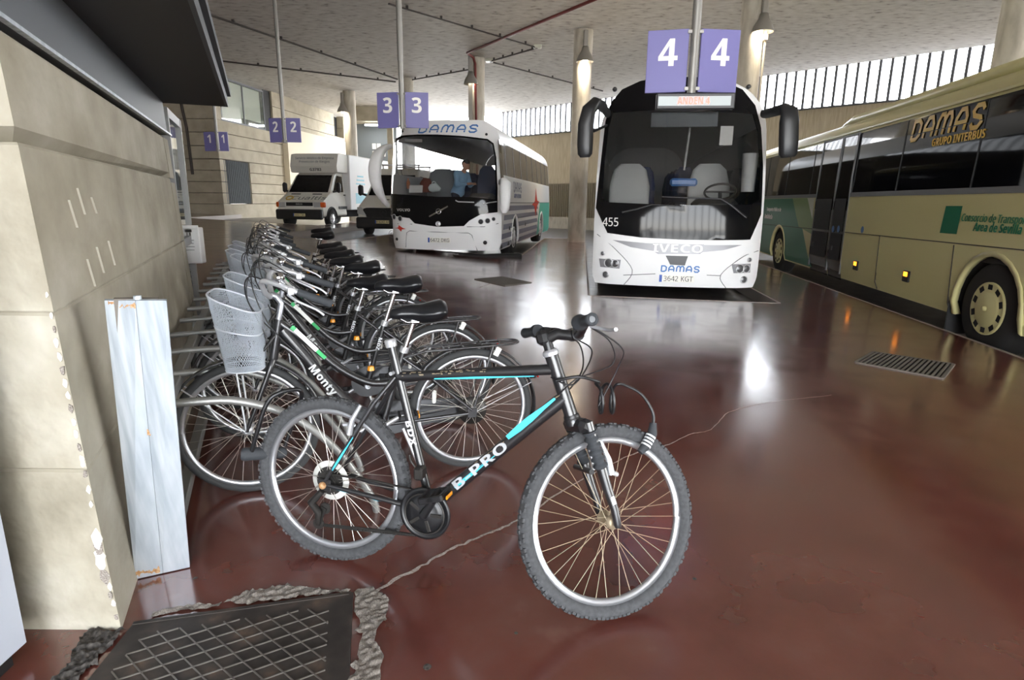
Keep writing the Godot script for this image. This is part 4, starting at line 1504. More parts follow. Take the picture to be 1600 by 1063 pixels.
func make_stripe_coach() -> void:
	var at := at_depth(692, 390, 13.6)
	at.y = 0.0
	var B := {"w": 1.3, "top": 3.16, "r": 0.55, "rx": 0.5, "tum": 0.1, "len": 10.3, "bot": 0.27, "belt": 1.96, "wtop": 2.72, "bow": 0.12, "edge": 0.2, "rake": 0.62, "axles": [-2.25, -7.85], "wheel": 0.47, "deck": 0.95, "paint": M.paint_white, "glass": M.tinted_glass, "glass_a": M.side_glass, "rim": M.silver_trim, "rear_open": true}
	var o := coach("coach", at, 9.5, B, "white coach with grey stripes and teal tail standing in bay three")
	var mask := front_poly(o, B, [165, 150, 230, 106, 350, 98, 500, 98, 700, 110, 880, 132, 925, 165, 945, 270, 955, 500, 955, 685, 830, 700, 740, 750, 700, 790, 500, 795, 330, 770, 290, 730, 120, 645, 128, 560], 580, 190, 0.2069)
	var glass := front_poly(o, B, [178, 160, 235, 120, 350, 110, 500, 110, 700, 122, 875, 142, 915, 175, 934, 270, 942, 500, 940, 590, 740, 570, 500, 568, 300, 555, 140, 545], 580, 190, 0.2069)
	put_shell(o, "front_panel", M.paint_white, front_outline(B), lift(B, 0.0), 0.14, [mask])
	put_plate(o, "black_mask", M.gloss_black, mask, lift(B, 0.012), lift(B, -0.03), 0.14, [glass])
	put_shell(o, "windscreen", M.screen_glass, glass, lift(B, 0.006), 0.14)
	var s: SurfaceTool
	var d0 := front_point(o, B, 654, 207.5)
	stencil(o, M.paint_blue, "DAMAS", d0.x, d0.y, 0.16, lift(B, 0.008), 0.25, true, 1.6)
	for a in [[138, 705, 0.035], [175, 720, 0.055], [220, 733, 0.055], [828, 757, 0.055], [880, 750, 0.055], [925, 737, 0.04]]:
		var p := front_point(o, B, 580 + a[0] * 0.2069, 190 + a[1] * 0.2069)
		round_lamp(o, "head_lamp", Vector3(p.x, p.y, fz(B, p.x, p.y) + 0.012), a[2], M.dash, Vector3(p.x * 0.4, 0, 1))
	for a in [[195, 888, 0.035], [860, 915, 0.045], [237, 75, 0.03], [870, 97, 0.03]]:
		var p := front_point(o, B, 580 + a[0] * 0.2069, 190 + a[1] * 0.2069)
		s = S()
		lathe(s, [Vector2(0.0, 0.012), Vector2(a[2], 0.01), Vector2(a[2], -0.02)], Vector3(p.x, p.y, fz(B, p.x, p.y)), Vector3(p.x * 0.3, 0, 1), 14)
		put(s, "fog_lamp", M.trim_black, o)
	var b0 := front_point(o, B, 580 + 440 * 0.2069, 190 + 718 * 0.2069)
	var b1 := front_point(o, B, 580 + 582 * 0.2069, 190 + 640 * 0.2069)
	s = S()
	bar(s, Vector3(b0.x, b0.y, fz(B, b0.x, b0.y) + 0.025), Vector3(b1.x, b1.y, fz(B, b1.x, b1.y) + 0.025), 0.03, 0.012, Vector3(0, 0, 1))
	var bm := (b0 + b1) * 0.5
	tube(s, Array(ring_at(Vector3(bm.x, bm.y, fz(B, bm.x, bm.y) + 0.025), Vector3.RIGHT, Vector3.UP, 0.055, 18)), 0.012, 6, true)
	put(s, "grille_bar", M.chrome, o)
	var vp := front_point(o, B, 580 + 247 * 0.2069, 190 + 668 * 0.2069)
	lettering("VOLVO", 0.06, M.silver_trim, o, Transform3D(Basis(Vector3.UP, -0.2), Vector3(vp.x, vp.y, fz(B, vp.x, vp.y) + 0.03)), true, 1.3, "badge")
	var ep := front_point(o, B, 580 + 507 * 0.2069, 190 + 773 * 0.2069)
	round_lamp(o, "emblem", Vector3(ep.x, ep.y, fz(B, ep.x, ep.y) + 0.015), 0.05, M.silver_trim)
	put_shell(o, "star_mark", M.paint_red, front_poly(o, B, [178, 805, 205, 800, 208, 782, 238, 803, 262, 812, 232, 815, 228, 832, 203, 808], 580, 190, 0.2069), lift(B, 0.006), 0.2)
	var np := front_point(o, B, 580 + 513 * 0.2069, 190 + 896 * 0.2069)
	number_plate(o, Vector3(np.x, np.y, fz(B, np.x, np.y) + 0.012), Basis.IDENTITY, "6472 DKG", M.plate_white)
	for a in [[262, 950, 268, 840, 290, 826, 500, 835, 735, 842, 760, 858, 805, 985], [125, 740, 200, 772, 310, 775], [722, 795, 850, 795, 960, 770]]:
		s = S()
		var pts := []
		for i in range(0, a.size(), 2):
			var p := front_point(o, B, 580 + a[i] * 0.2069, 190 + a[i + 1] * 0.2069)
			pts.append(Vector3(p.x, p.y, fz(B, p.x, p.y) + 0.001))
		tube(s, pts, 0.008, 5)
		put(s, "seam", M.print_grey, o)
	var cp := front_point(o, B, 580 + 150 * 0.2069, 190 + 850 * 0.2069)
	s = S()
	tube(s, Array(ring_at(Vector3(cp.x, cp.y, fz(B, cp.x, cp.y) + 0.008), Vector3(0.95, 0, 0.3), Vector3.UP, 0.085, 20)), 0.006, 5, true)
	var ring := put(s, "number_ring", M.print_grey, o)
	lettering("43", 0.07, M.print_grey, ring, Transform3D(Basis(Vector3.UP, -0.3), Vector3(cp.x, cp.y, fz(B, cp.x, cp.y) + 0.012)), false)
	for a in [[640, 595, 660, 606, 780, 610, 740, 568], [850, 622, 900, 612, 950, 605, 700, 566]]:
		s = S()
		var pts := []
		for i in range(0, 6, 2):
			var p := front_point(o, B, 580 + a[i] * 0.2069, 190 + a[i + 1] * 0.2069)
			pts.append(Vector3(p.x, p.y, fz(B, p.x, p.y) + 0.04))
		tube(s, pts, 0.014, 6)
		put(s, "wiper", M.silver_trim, o)
	# white mirror arms
	s = S()
	var K := 0.2069
	var ml := []
	for a in [[150, 185, -0.25], [95, 205, 0.0], [50, 260, 0.2], [28, 350, 0.3], [32, 440, 0.3], [60, 530, 0.25], [95, 595, 0.1], [130, 635, -0.1]]:
		ml.append(on_front(o, 580 + a[0] * K, 190 + a[1] * K, a[2]))
	blob(s, curve(ml, 3), _spread([0.04, 0.08, 0.13, 0.14, 0.13, 0.1, 0.06, 0.04], 3), _spread([0.05, 0.07, 0.1, 0.1, 0.1, 0.08, 0.06, 0.05], 3), Vector3.RIGHT)
	put(s, "mirror", M.paint_white, o)
	s = S()
	var mr := []
	for a in [[975, 460, -0.1], [1000, 448, 0.1], [1015, 470, 0.2], [1015, 570, 0.2], [1008, 660, 0.2], [1005, 692, 0.2]]:
		mr.append(on_front(o, 580 + a[0] * K, 190 + a[1] * K, a[2]))
	blob(s, mr, [0.05, 0.07, 0.12, 0.12, 0.1, 0.05], [0.06, 0.07, 0.1, 0.1, 0.09, 0.05], Vector3.RIGHT)
	put(s, "mirror", M.paint_white, o)
	# livery on the side facing the column
	var X: float = B.w
	var up := flank(B, 1.0, 0.006)
	var win := side_poly(o, X, [1015, 90, 1110, 150, 1340, 300, 1348, 488, 1200, 425, 1090, 392, 1050, 400, 1030, 440, 1012, 440], 580, 190, K)
	put_shell(o, "cab_window", M.black_glass, side_poly(o, X, [985, 140, 1005, 130, 1008, 440, 985, 445], 580, 190, K), flank(B, 1.0, 0.004), 0.2)
	var gl := PackedVector2Array()
	for i in 8:
		var st := S()
		var z := -1.1 - 1.15 * i
		bar(st, Vector3(hw(B, 1.97) - 0.002, 1.97, z), Vector3(hw(B, 2.71) - 0.002, 2.71, z), 0.012, 0.035, Vector3(0, 0, 1))
		put(st, "window_bar", M.trim_black, o)
	var zz := -0.55
	for i in 5:
		var y1 := 1.27 - 0.21 * i
		var z1 := zz - (0.16 if i < 3 else 0.02) + 0.08 * i
		for piece in Geometry2D.clip_polygons(poly([z1, y1, z1 + 0.05, y1 - 0.12, -6.9 + 0.05 * i, y1 - 0.12, -6.6, y1]), disc(-2.25, 0.46, 0.6, 24)):
			put_shell(o, "stripe", M.paint_slate, piece, up, 0.4)
	put_shell(o, "teal_tail", M.paint_teal, poly([-7.35, 1.33, -10.28, 1.33, -10.28, 0.29, -8.6, 0.29, -6.6, 0.29, -6.9, 0.8]), up, 0.4, [disc(-7.85, 0.46, 0.6, 24)])
	var st2 := side_poly(o, X, [1245, 500, 1252, 598, 1268, 605, 1250, 640, 1240, 720, 1230, 640, 1212, 628, 1236, 600], 580, 190, K)
	put_shell(o, "star_mark", M.paint_red, st2, flank(B, 1.0, 0.009), 0.4)
	s = S()
	bar(s, Vector3(X + 0.004, 1.34, -0.6), Vector3(X + 0.004, 1.34, -10.2), 0.01, 0.02)
	put(s, "seam", M.print_grey, o)
	stencil(o, M.paint_slate, "DAMAS", 2.0, 1.62, 0.22, func(p: Vector2) -> Vector3: return Vector3(hw(B, p.y) + 0.006, p.y, -p.x), 0.1, true, 1.1)
	lettering("GRUPO INTERBUS", 0.1, M.paint_slate, o, Transform3D(SIDE_POS, Vector3(hw(B, 1.52) + 0.006, 1.51, -2.6)), true)
	for a in [[1043, 805, 0.05], [1035, 920, 0.06], [985, 945, 0.06], [1163, 775, 0.04]]:
		var p := on_side(o, 580 + a[0] * K, 190 + a[1] * K, X)
		s = S()
		box(s, Vector3(X, p.y, p.z), Vector3(0.03, 0.09, 0.08), 0.008)
		put(s, "side_lamp", M.trim_black, o)
	# cabin
	s = S()
	box(s, Vector3(0, 1.1, -0.85), Vector3(2.3, 0.5, 0.9), 0.08)
	box(s, Vector3(0.75, 1.4, -0.8), Vector3(0.6, 0.3, 0.4), 0.08)
	put(s, "dashboard", M.dash, o)
	seat(o, Vector3(-0.55, 0.98, -1.7), M.office_grey, 0.8)
	seat(o, Vector3(0.62, 1.05, -1.7), M.seat_blue, 0.5)
	for row in 7:
		for xx in [-0.95, -0.48, 0.48, 0.95]:
			seat(o, Vector3(xx, 1.0, -2.7 - 0.95 * row), M.seat_blue)
	s = S()
	box(s, on_front(o, 580 + 320 * K, 190 + 145 * K, -0.7), Vector3(0.42, 0.07, 0.02))
	put(s, "route_card", M.paper, o)
	s = S()
	box(s, on_front(o, 580 + 338 * K, 190 + 510 * K, -0.9), Vector3(0.33, 0.18, 0.02), 0.0, Basis(Vector3.RIGHT, -0.3))
	put(s, "windscreen_notice", M.paper, o)
	s = S()
	var bg := on_front(o, 580 + 480 * K, 190 + 505 * K, -0.95)
	blob(s, [bg + Vector3(-0.14, -0.02, 0), bg + Vector3(-0.08, 0, 0), bg + Vector3(0.02, 0.02, 0), bg + Vector3(0.14, -0.03, 0)], [0.05, 0.1, 0.11, 0.04], [0.05, 0.08, 0.08, 0.04], Vector3.UP)
	tube(s, Array(ring_at(bg + Vector3(-0.02, 0.11, 0), Vector3.RIGHT, Vector3.UP, 0.05, 12)), 0.012, 5, true)
	put(s, "carrier_bag", M.bag_white, o)
	s = S()
	var bb := on_front(o, 580 + 415 * K, 190 + 470 * K, -1.05)
	blob(s, [bb + Vector3(0, -0.2, 0), bb, bb + Vector3(0.02, 0.13, 0)], [0.12, 0.15, 0.08], [0.1, 0.12, 0.06], Vector3.RIGHT)
	put(s, "brown_bag", M.bag_brown, o)
	s = S()
	var bt := on_front(o, 580 + 280 * K, 190 + 470 * K, -0.95)
	lathe(s, [Vector2(0.04, -0.12), Vector2(0.045, 0.04), Vector2(0.02, 0.09), Vector2(0.018, 0.13)], bt, Vector3.UP, 12)
	put(s, "bottle", M.bottle_amber, o)
	make_driver(o, on_front(o, 580 + 670 * K, 190 + 360 * K, -1.55))

func make_wheel_stop() -> void:
	var a := on_level(770, 407, 0.02)
	var b := on_level(813, 405, 0.02)
	var s := S()
	bar(s, a + Vector3(-0.9, 0.06, 0.25), b + Vector3(0, 0.06, 0), 0.25, 0.16, Vector3.UP, 0.03)
	tag(put(s, "wheel_stop", M.tyre), "dark rubber wheel stop under the nose of the striped coach", "wheel stop")

func _spread(a: Array, k: int) -> Array:
	var out := []
	for i in a.size() - 1:
		for j in k:
			out.append(lerpf(a[i], a[i + 1], float(j) / k))
	out.append(a[-1])
	return out

func make_cream_coach() -> void:
	var hub := at_depth(1538, 480, 6.4)
	var yaw := deg_to_rad(8.5)
	var ax := Vector3(cos(yaw), 0, sin(yaw))
	var az := Vector3(-sin(yaw), 0, cos(yaw))
	var B := {"w": 1.275, "top": 3.02, "r": 0.34, "rx": 0.34, "tum": 0.05, "len": 14.2, "bot": 0.33, "belt": 1.72, "wtop": 2.74, "bow": 0.12, "edge": 0.2, "rake": 0.5, "axles": [-2.75, -10.72], "wheel": 0.5, "deck": 1.0, "paint": M.paint_cream, "glass": M.black_glass, "rim": M.paint_cream}
	var at: Vector3 = hub + ax * (B.w - 0.01) + az * 2.75
	at.y = -0.2
	var o := coach("coach", at, 8.5, B, "cream and green coach with black side windows and a twin dark door")
	var X: float = -B.w
	var up := func(k: float) -> Callable: return flank(B, -1.0, k)
	# belt line and panel gaps
	put_shell(o, "front_panel", M.paint_cream, front_outline(B), lift(B, 0.0), 0.3)
	put_shell(o, "windscreen", M.black_glass, rect(-1.1, 1.2, 1.1, 2.8, 0.2), lift(B, 0.01), 0.3)
	put_shell(o, "belt_strip", M.print_grey, poly([-0.2, 1.705, -13.8, 1.705, -13.8, 1.775, -0.2, 1.775]), up.call(0.006), 0.6)
	var gaps := [[1320, 363, 1700, 401], [1190, 350, 1272, 358], [1375, 369, 1365, 453], [1491, 383, 1478, 488]]
	for g in gaps:
		var s := S()
		var p := on_side(o, g[0], g[1], X)
		var q := on_side(o, g[2], g[3], X)
		q.y = maxf(q.y, B.bot + 0.01)
		bar(s, Vector3(X - 0.001, p.y, p.z), Vector3(X - 0.001, maxf(q.y, B.bot + 0.12), q.z), 0.012, 0.012)
		if q.y < B.bot + 0.12:
			bar(s, Vector3(X - 0.001, B.bot + 0.12, q.z), Vector3(-hw(B, q.y) - 0.001, q.y, q.z), 0.012, 0.012)
		put(s, "panel_gap", M.seam, o)
	# green rear quarter with olive and pale swoops
	var rear_arch := disc(-10.72, 0.49, 0.6, 24)
	put_shell(o, "green_quarter", M.paint_green, poly([-14.1, 1.7, -9.75, 1.7, -9.05, 1.1, -8.3, 0.36, -14.1, 0.36]), up.call(0.004), 0.5, [rear_arch])
	put_shell(o, "olive_swoop", M.paint_olive, poly([-9.95, 1.7, -8.55, 1.7, -8.45, 1.2, -8.42, 1.0, -9.3, 1.12]), up.call(0.006), 0.5)
	put_shell(o, "pale_swoop", M.paint_pale, poly([-8.95, 1.7, -8.53, 1.7, -8.5, 1.3]), up.call(0.008), 0.5)
	lettering("Transportes Públicos de", 0.085, M.sign_white, o, Transform3D(SIDE_NEG, Vector3(X - 0.008, 1.45, -11.35)), false)
	lettering("Andalucía", 0.11, M.sign_white, o, Transform3D(SIDE_NEG, Vector3(X - 0.008, 1.27, -11.75)), true)
	# green square, writing
	put_shell(o, "green_square", M.paint_green, side_poly(o, X, [1478.5, 322, 1504.5, 322, 1495.5, 366, 1469, 364]), up.call(0.006), 0.5)
	var c := on_side(o, 1560, 342, X)
	lettering("Consorcio de Transporte Metropolitano", 0.085, M.paint_green, o, Transform3D(SIDE_NEG * Basis(Vector3(1, 0, 0), Vector3(0.15, 1, 0), Vector3(0, 0, 1)), Vector3(X - 0.006, 1.445, on_side(o, 1505, 342, X).z + 0.92)), false, 0.9)
	c = on_side(o, 1558, 357, X)
	lettering("Área de Sevilla", 0.09, M.paint_green, o, Transform3D(SIDE_NEG * Basis(Vector3(1, 0, 0), Vector3(0.15, 1, 0), Vector3(0, 0, 1)), Vector3(X - 0.006, c.y, c.z)), true, 0.9)
	var s: SurfaceTool
	var d0 := on_side(o, 1419, 219, X)
	var d1 := on_side(o, 1528, 176, X)
	stencil(o, M.gold, "DAMAS", d0.z, 2.44, 0.24, func(p: Vector2) -> Vector3: return Vector3(-hw(B, p.y) - 0.006, p.y, p.x), 0.18, true, (d1.z - d0.z) / (5.2 * 0.24))
	c = on_side(o, 1484, 212, X)
	lettering("GRUPO INTERBUS", 0.095, M.gold, o, Transform3D(SIDE_NEG, Vector3(-hw(B, 2.35) - 0.003, 2.355, c.z + 0.1)), true, 1.0)
	# twin door: two leaves with glass above and grey sheet below
	var zl := on_side(o, 1264, 400, X).z
	var zm := on_side(o, 1290, 420, X).z
	var zr := on_side(o, 1311, 430, X).z
	for leaf in [[zl, zm], [zm, zr]]:
		var a: float = leaf[0] + 0.02
		var b: float = leaf[1] - 0.02
		var dr := put_shell(o, "door_leaf", M.black_glass, poly([a, 0.3, b, 0.3, b, 2.72, a, 2.72]), up.call(0.012), 0.3)
		put_shell(dr, "door_sheet", M.dash, poly([a + 0.06, 1.12, b - 0.06, 1.12, b - 0.06, 1.68, a + 0.06, 1.68]), up.call(0.018), 0.5)
		put_shell(dr, "door_sheet", M.dash, poly([a + 0.06, 0.62, b - 0.06, 0.62, b - 0.06, 1.08, a + 0.06, 1.08]), up.call(0.018), 0.5)
		for z in [a, b]:
			s = S()
			bar(s, Vector3(-hw(B, 0.4) - 0.015, 0.4, z), Vector3(-hw(B, 2.0) - 0.015, 2.0, z), 0.02, 0.03, Vector3(0, 0, 1))
			bar(s, Vector3(-hw(B, 2.0) - 0.015, 2.0, z), Vector3(-hw(B, 2.72) - 0.015, 2.72, z), 0.02, 0.03, Vector3(0, 0, 1))
			put(s, "door_frame", M.print_grey, dr)
		s = S()
		box(s, Vector3(X - 0.02, 0.82, a + 0.2), Vector3(0.03, 0.08, 0.04), 0.008)
		put(s, "door_handle", M.trim_black, dr)
	s = S()
	bar(s, Vector3(-hw(B, 2.73) - 0.015, 2.73, zl), Vector3(-hw(B, 2.73) - 0.015, 2.73, zr), 0.02, 0.03)
	put(s, "door_header", M.print_grey, o)
	for a in [[1303.5, 358], [1312, 358]]:
		var p := on_side(o, a[0], a[1], X)
		put_shell(o, "blue_sticker", M.paint_blue, disc(p.z, p.y, 0.06, 14), up.call(0.022), 0.5)
	var pb := on_side(o, 1348, 359, X)
	put_shell(o, "blue_sticker", M.paint_blue, disc(pb.z, pb.y, 0.055, 14), up.call(0.006), 0.5)
	for a in [[1338, 415], [1417, 432]]:
		var p := on_side(o, a[0], a[1], X)
		s = S()
		box(s, Vector3(X - 0.008, p.y, p.z), Vector3(0.03, 0.15, 0.17), 0.01)
		var h := put(s, "side_lamp", M.trim_black, o)
		s = S()
		box(s, Vector3(X - 0.024, p.y + 0.03, p.z), Vector3(0.01, 0.06, 0.1), 0.004)
		put(s, "lens", M.marker_lit, h)
	# window joints, drip rail and roof unit
	for z in [-1.6, -3.4, -5.2, -8.9, -10.6, -12.3]:
		s = S()
		bar(s, Vector3(-hw(B, 1.75) - 0.001, 1.77, z), Vector3(-hw(B, 2.74) - 0.001, 2.72, z), 0.01, 0.014, Vector3(0, 0, 1))
		put(s, "window_joint", M.dash, o)
	s = S()
	bar(s, Vector3(-hw(B, 2.78) - 0.01, 2.78, -0.6), Vector3(-hw(B, 2.78) - 0.01, 2.78, -13.9), 0.03, 0.04, Vector3.UP, 0.008)
	put(s, "drip_rail", M.paint_cream, o)
	s = S()
	blob(s, [Vector3(-0.2, 3.0, -8.9), Vector3(-0.2, 3.02, -8.5), Vector3(-0.2, 3.05, -7.8), Vector3(-0.2, 3.05, -2.6), Vector3(-0.2, 3.0, -1.8)], [0.5, 0.75, 0.85, 0.85, 0.6], [0.05, 0.1, 0.15, 0.15, 0.08], Vector3.RIGHT)
	put(s, "roof_unit", M.paint_cream, o)
	# mud flap behind the front wheel
	s = S()
	box(s, Vector3(X + 0.16, 0.3, -3.42), Vector3(0.3, 0.42, 0.03), 0.01)
	put(s, "mud_flap", M.dash, o)
	# concrete wheel stop and the pale slab beyond the rear wheel
	var p := on_level(1592, 552, -0.2)
	s = S()
	bar(s, Vector3(4.8, -0.11, -4.55), Vector3(6.6, -0.11, -4.3), 0.35, 0.18, Vector3.UP, 0.03)
	tag(put(s, "wheel_stop", M.kerb), "low concrete wheel stop beside the front wheel of the cream coach", "wheel stop")

# ---------------------------------------------------------------- vans
func van_body(s: SurfaceTool, prof: PackedVector2Array, w0: float, w1: float, ytop: float, ybot: float) -> void:
	# a side profile in (z, y), its half width narrowing upward
	var rings := []
	var half := func(y: float) -> float: return lerpf(w0, w1, smoothstep(1.0, ytop, y))
	for t in [-1.0, -0.94, 0.94, 1.0]:
		var c := Vector2.ZERO
		for p in prof:
			c += p / prof.size()
		var r := PackedVector3Array()
		for p in prof:
			var q := p if absf(t) < 0.99 else p.lerp(c, 0.06)
			r.append(Vector3(t * half.call(q.y), q.y, q.x))
		rings.append(r)
	loft(s, rings, false, false)
	for e in [0, 3]:
		var r: PackedVector3Array = rings[e]
		var flat2 := PackedVector2Array()
		for p in r:
			flat2.append(Vector2(p.z, p.y))
		for i in Geometry2D.triangulate_polygon(flat2):
			s.add_vertex(r[i])

func make_box_van() -> void:
	var at := at_depth(470, 346, 24.0)
	at.y = road(at.x, at.z)
	var o := thing("box_van", at, deg_to_rad(-11.0), "white box van with an orange corner lamp and grey bonnet lettering", "van")
	var s := S()
	van_body(s, poly([0, 0.42, 0.02, 0.72, -0.05, 1.02, -0.72, 1.36, -1.38, 2.12, -1.6, 2.22, -2.15, 2.22, -2.15, 0.45]), 0.99, 0.86, 2.2, 0.4)
	put(s, "cab", M.paint_van, o)
	s = S()
	box(s, Vector3(0, 1.83, -4.4), Vector3(2.24, 2.3, 4.3), 0.03)
	put(s, "box_body", M.paint_white, o)
	s = S()
	van_body(s, poly([-1.28, 2.2, -1.22, 2.45, -1.4, 2.95, -1.62, 2.99, -2.24, 2.99, -2.24, 2.2]), 1.0, 1.06, 2.9, 2.2)
	put(s, "roof_fairing", M.paint_van, o)
	# windscreen lies on the sloping plane of the profile
	var a := Vector3(0, 1.36, -0.72)
	var b := Vector3(0, 2.12, -1.38)
	var up := (b - a).normalized()
	var nn := Vector3(1, 0, 0).cross(up)
	var plane := func(k: float) -> Callable: return func(p: Vector2) -> Vector3: return Vector3(p.x, 0, 0) + a + up * p.y + nn * k
	put_shell(o, "windscreen", M.black_glass, poly([-0.87, 0.04, 0.87, 0.04, 0.78, 0.97, -0.78, 0.97]), plane.call(0.012), 0.5)
	for sd in [-1.0, 1.0]:
		s = S()
		prism(s, poly([-1.02, 1.42, -1.92, 1.42, -1.92, 2.05, -1.5, 2.08]), 0.01, Transform3D(Basis(Vector3(0, 0, 1), Vector3(-0.06 * sd, 1, 0), Vector3(1, 0, 0)), Vector3(sd * 1.035 - 0.005, 0, 0)))
		put(s, "door_window", M.black_glass, o)
		s = S()
		blob(s, [Vector3(sd * 1.18, 1.4, -1.0), Vector3(sd * 1.2, 1.45, -1.0), Vector3(sd * 1.2, 1.72, -1.0), Vector3(sd * 1.18, 1.78, -1.0)], [0.06, 0.1, 0.1, 0.06], [0.04, 0.06, 0.06, 0.04], Vector3.RIGHT)
		rod(s, Vector3(sd * 0.98, 1.42, -0.95), Vector3(sd * 1.18, 1.46, -1.0), 0.04)
		put(s, "mirror", M.trim_black, o)
		s = S()
		box(s, Vector3(sd * 0.76, 0.9, 0.0), Vector3(0.3, 0.2, 0.06), 0.02)
		var h := put(s, "head_lamp", M.silver_trim, o)
		s = S()
		box(s, Vector3(sd * 0.98, 0.9, -0.06), Vector3(0.12 if sd < 0 else 0.2, 0.2, 0.16), 0.03)
		put(s, "corner_lamp", M.amber_lens, h)
		for z in [-0.75, -4.9]:
			road_wheel(o, Vector3(sd * (1.0 if z > -2 else 1.08), 0.34, z), sd, 0.34, M.silver_trim, 8, 0.2)
		s = S()
		var c := Vector3(sd * 0.985, 0.36, -0.75)
		var arc := []
		for k in 11:
			var t := PI * k / 10.0
			arc.append(c + Vector3(0, sin(t) * 0.44, cos(t) * 0.44))
		tube(s, arc, 0.035, 6)
		put(s, "wheel_arch", M.trim_black, o)
		s = S()
		lathe(s, [Vector2(0.0, 0.022), Vector2(0.42, 0.02), Vector2(0.42, -0.05)], c - Vector3(sd * 0.012, 0, 0), Vector3(sd, 0, 0), 24)
		put(s, "wheel_well", M.underbody, o)
		s = S()
		box(s, Vector3(sd * 0.99, 0.78, -1.75), Vector3(0.03, 0.12, 0.75), 0.01)
		put(s, "rubbing_strip", M.trim_black, o)
		s = S()
		box(s, Vector3(sd * 0.975, 1.3, -1.98), Vector3(0.04, 0.05, 0.14), 0.01)
		put(s, "door_handle", M.trim_black, o)
	s = S()
	box(s, Vector3(0, 0.52, 0.06), Vector3(2.02, 0.4, 0.2), 0.05)
	put(s, "bumper", M.trim_black, o)
	s = S()
	box(s, Vector3(0, 0.92, 0.02), Vector3(1.16, 0.14, 0.03), 0.01)
	put(s, "grille", M.trim_black, o)
	lettering("IVECO", 0.06, M.silver_trim, o, Transform3D(Basis.IDENTITY, Vector3(0, 0.92, 0.04)), true, 1.2, "badge")
	number_plate(o, Vector3(0.05, 0.5, 0.17), Basis.IDENTITY, "0664 CWL", M.plate_yellow)
	# bonnet print
	var ba := Vector3(0, 1.02, -0.05)
	var bb := Vector3(0, 1.36, -0.72)
	var bu := (bb - ba).normalized()
	var bn := Vector3(1, 0, 0).cross(bu)
	var bas := Basis(Vector3(1, 0, 0), bu, bn)
	lettering("Cualtis", 0.3, M.print_grey, o, Transform3D(bas, ba + bu * 0.32 + bn * 0.004 + Vector3(0.22, 0, 0)), false, 1.25)
	s = S()
	tube(s, Array(ring_at(ba + bu * 0.3 + bn * 0.004 + Vector3(-0.6, 0, 0), Vector3.RIGHT, bu, 0.14, 18)), 0.03, 5, true)
	put(s, "ring_mark", M.print_yellow, o)
	for xx in [-0.5, 0.45]:
		s = S()
		box(s, ba + bu * 0.66 + bn * 0.004 + Vector3(xx, 0, 0), Vector3(0.42, 0.06, 0.02), 0.005, bas)
		put(s, "bonnet_vent", M.trim_black, o)
	lettering("G3783", 0.11, M.plate_ink, o, Transform3D(Basis(Vector3.RIGHT, 0.1), Vector3(0.1, 2.32, -1.24)), true, 1.2)
	lettering("Servicio Médico de Empresa", 0.1, M.print_grey, o, Transform3D(Basis(Vector3.RIGHT, -0.3), Vector3(0.05, 2.78, -1.31)), false)
	lettering("Prevención de Riesgos", 0.1, M.print_grey, o, Transform3D(Basis(Vector3.RIGHT, -0.3), Vector3(0.05, 2.64, -1.27)), false)
	put_shell(o, "blue_print", M.print_sky, rect(-5.4, 0.95, -2.75, 1.4), func(p: Vector2) -> Vector3: return Vector3(1.124, p.y, p.x), 2.0)
	for k in 3:
		s = S()
		box(s, Vector3(1.124, 1.8 + 0.16 * k, -3.3), Vector3(0.006, 0.06, 0.9 - 0.15 * k))
		put(s, "print_line", M.print_sky, o)
	s = S()
	box(s, Vector3(0, 0.5, -3.3), Vector3(1.5, 0.25, 6.0))
	put(s, "chassis", M.underbody, o)

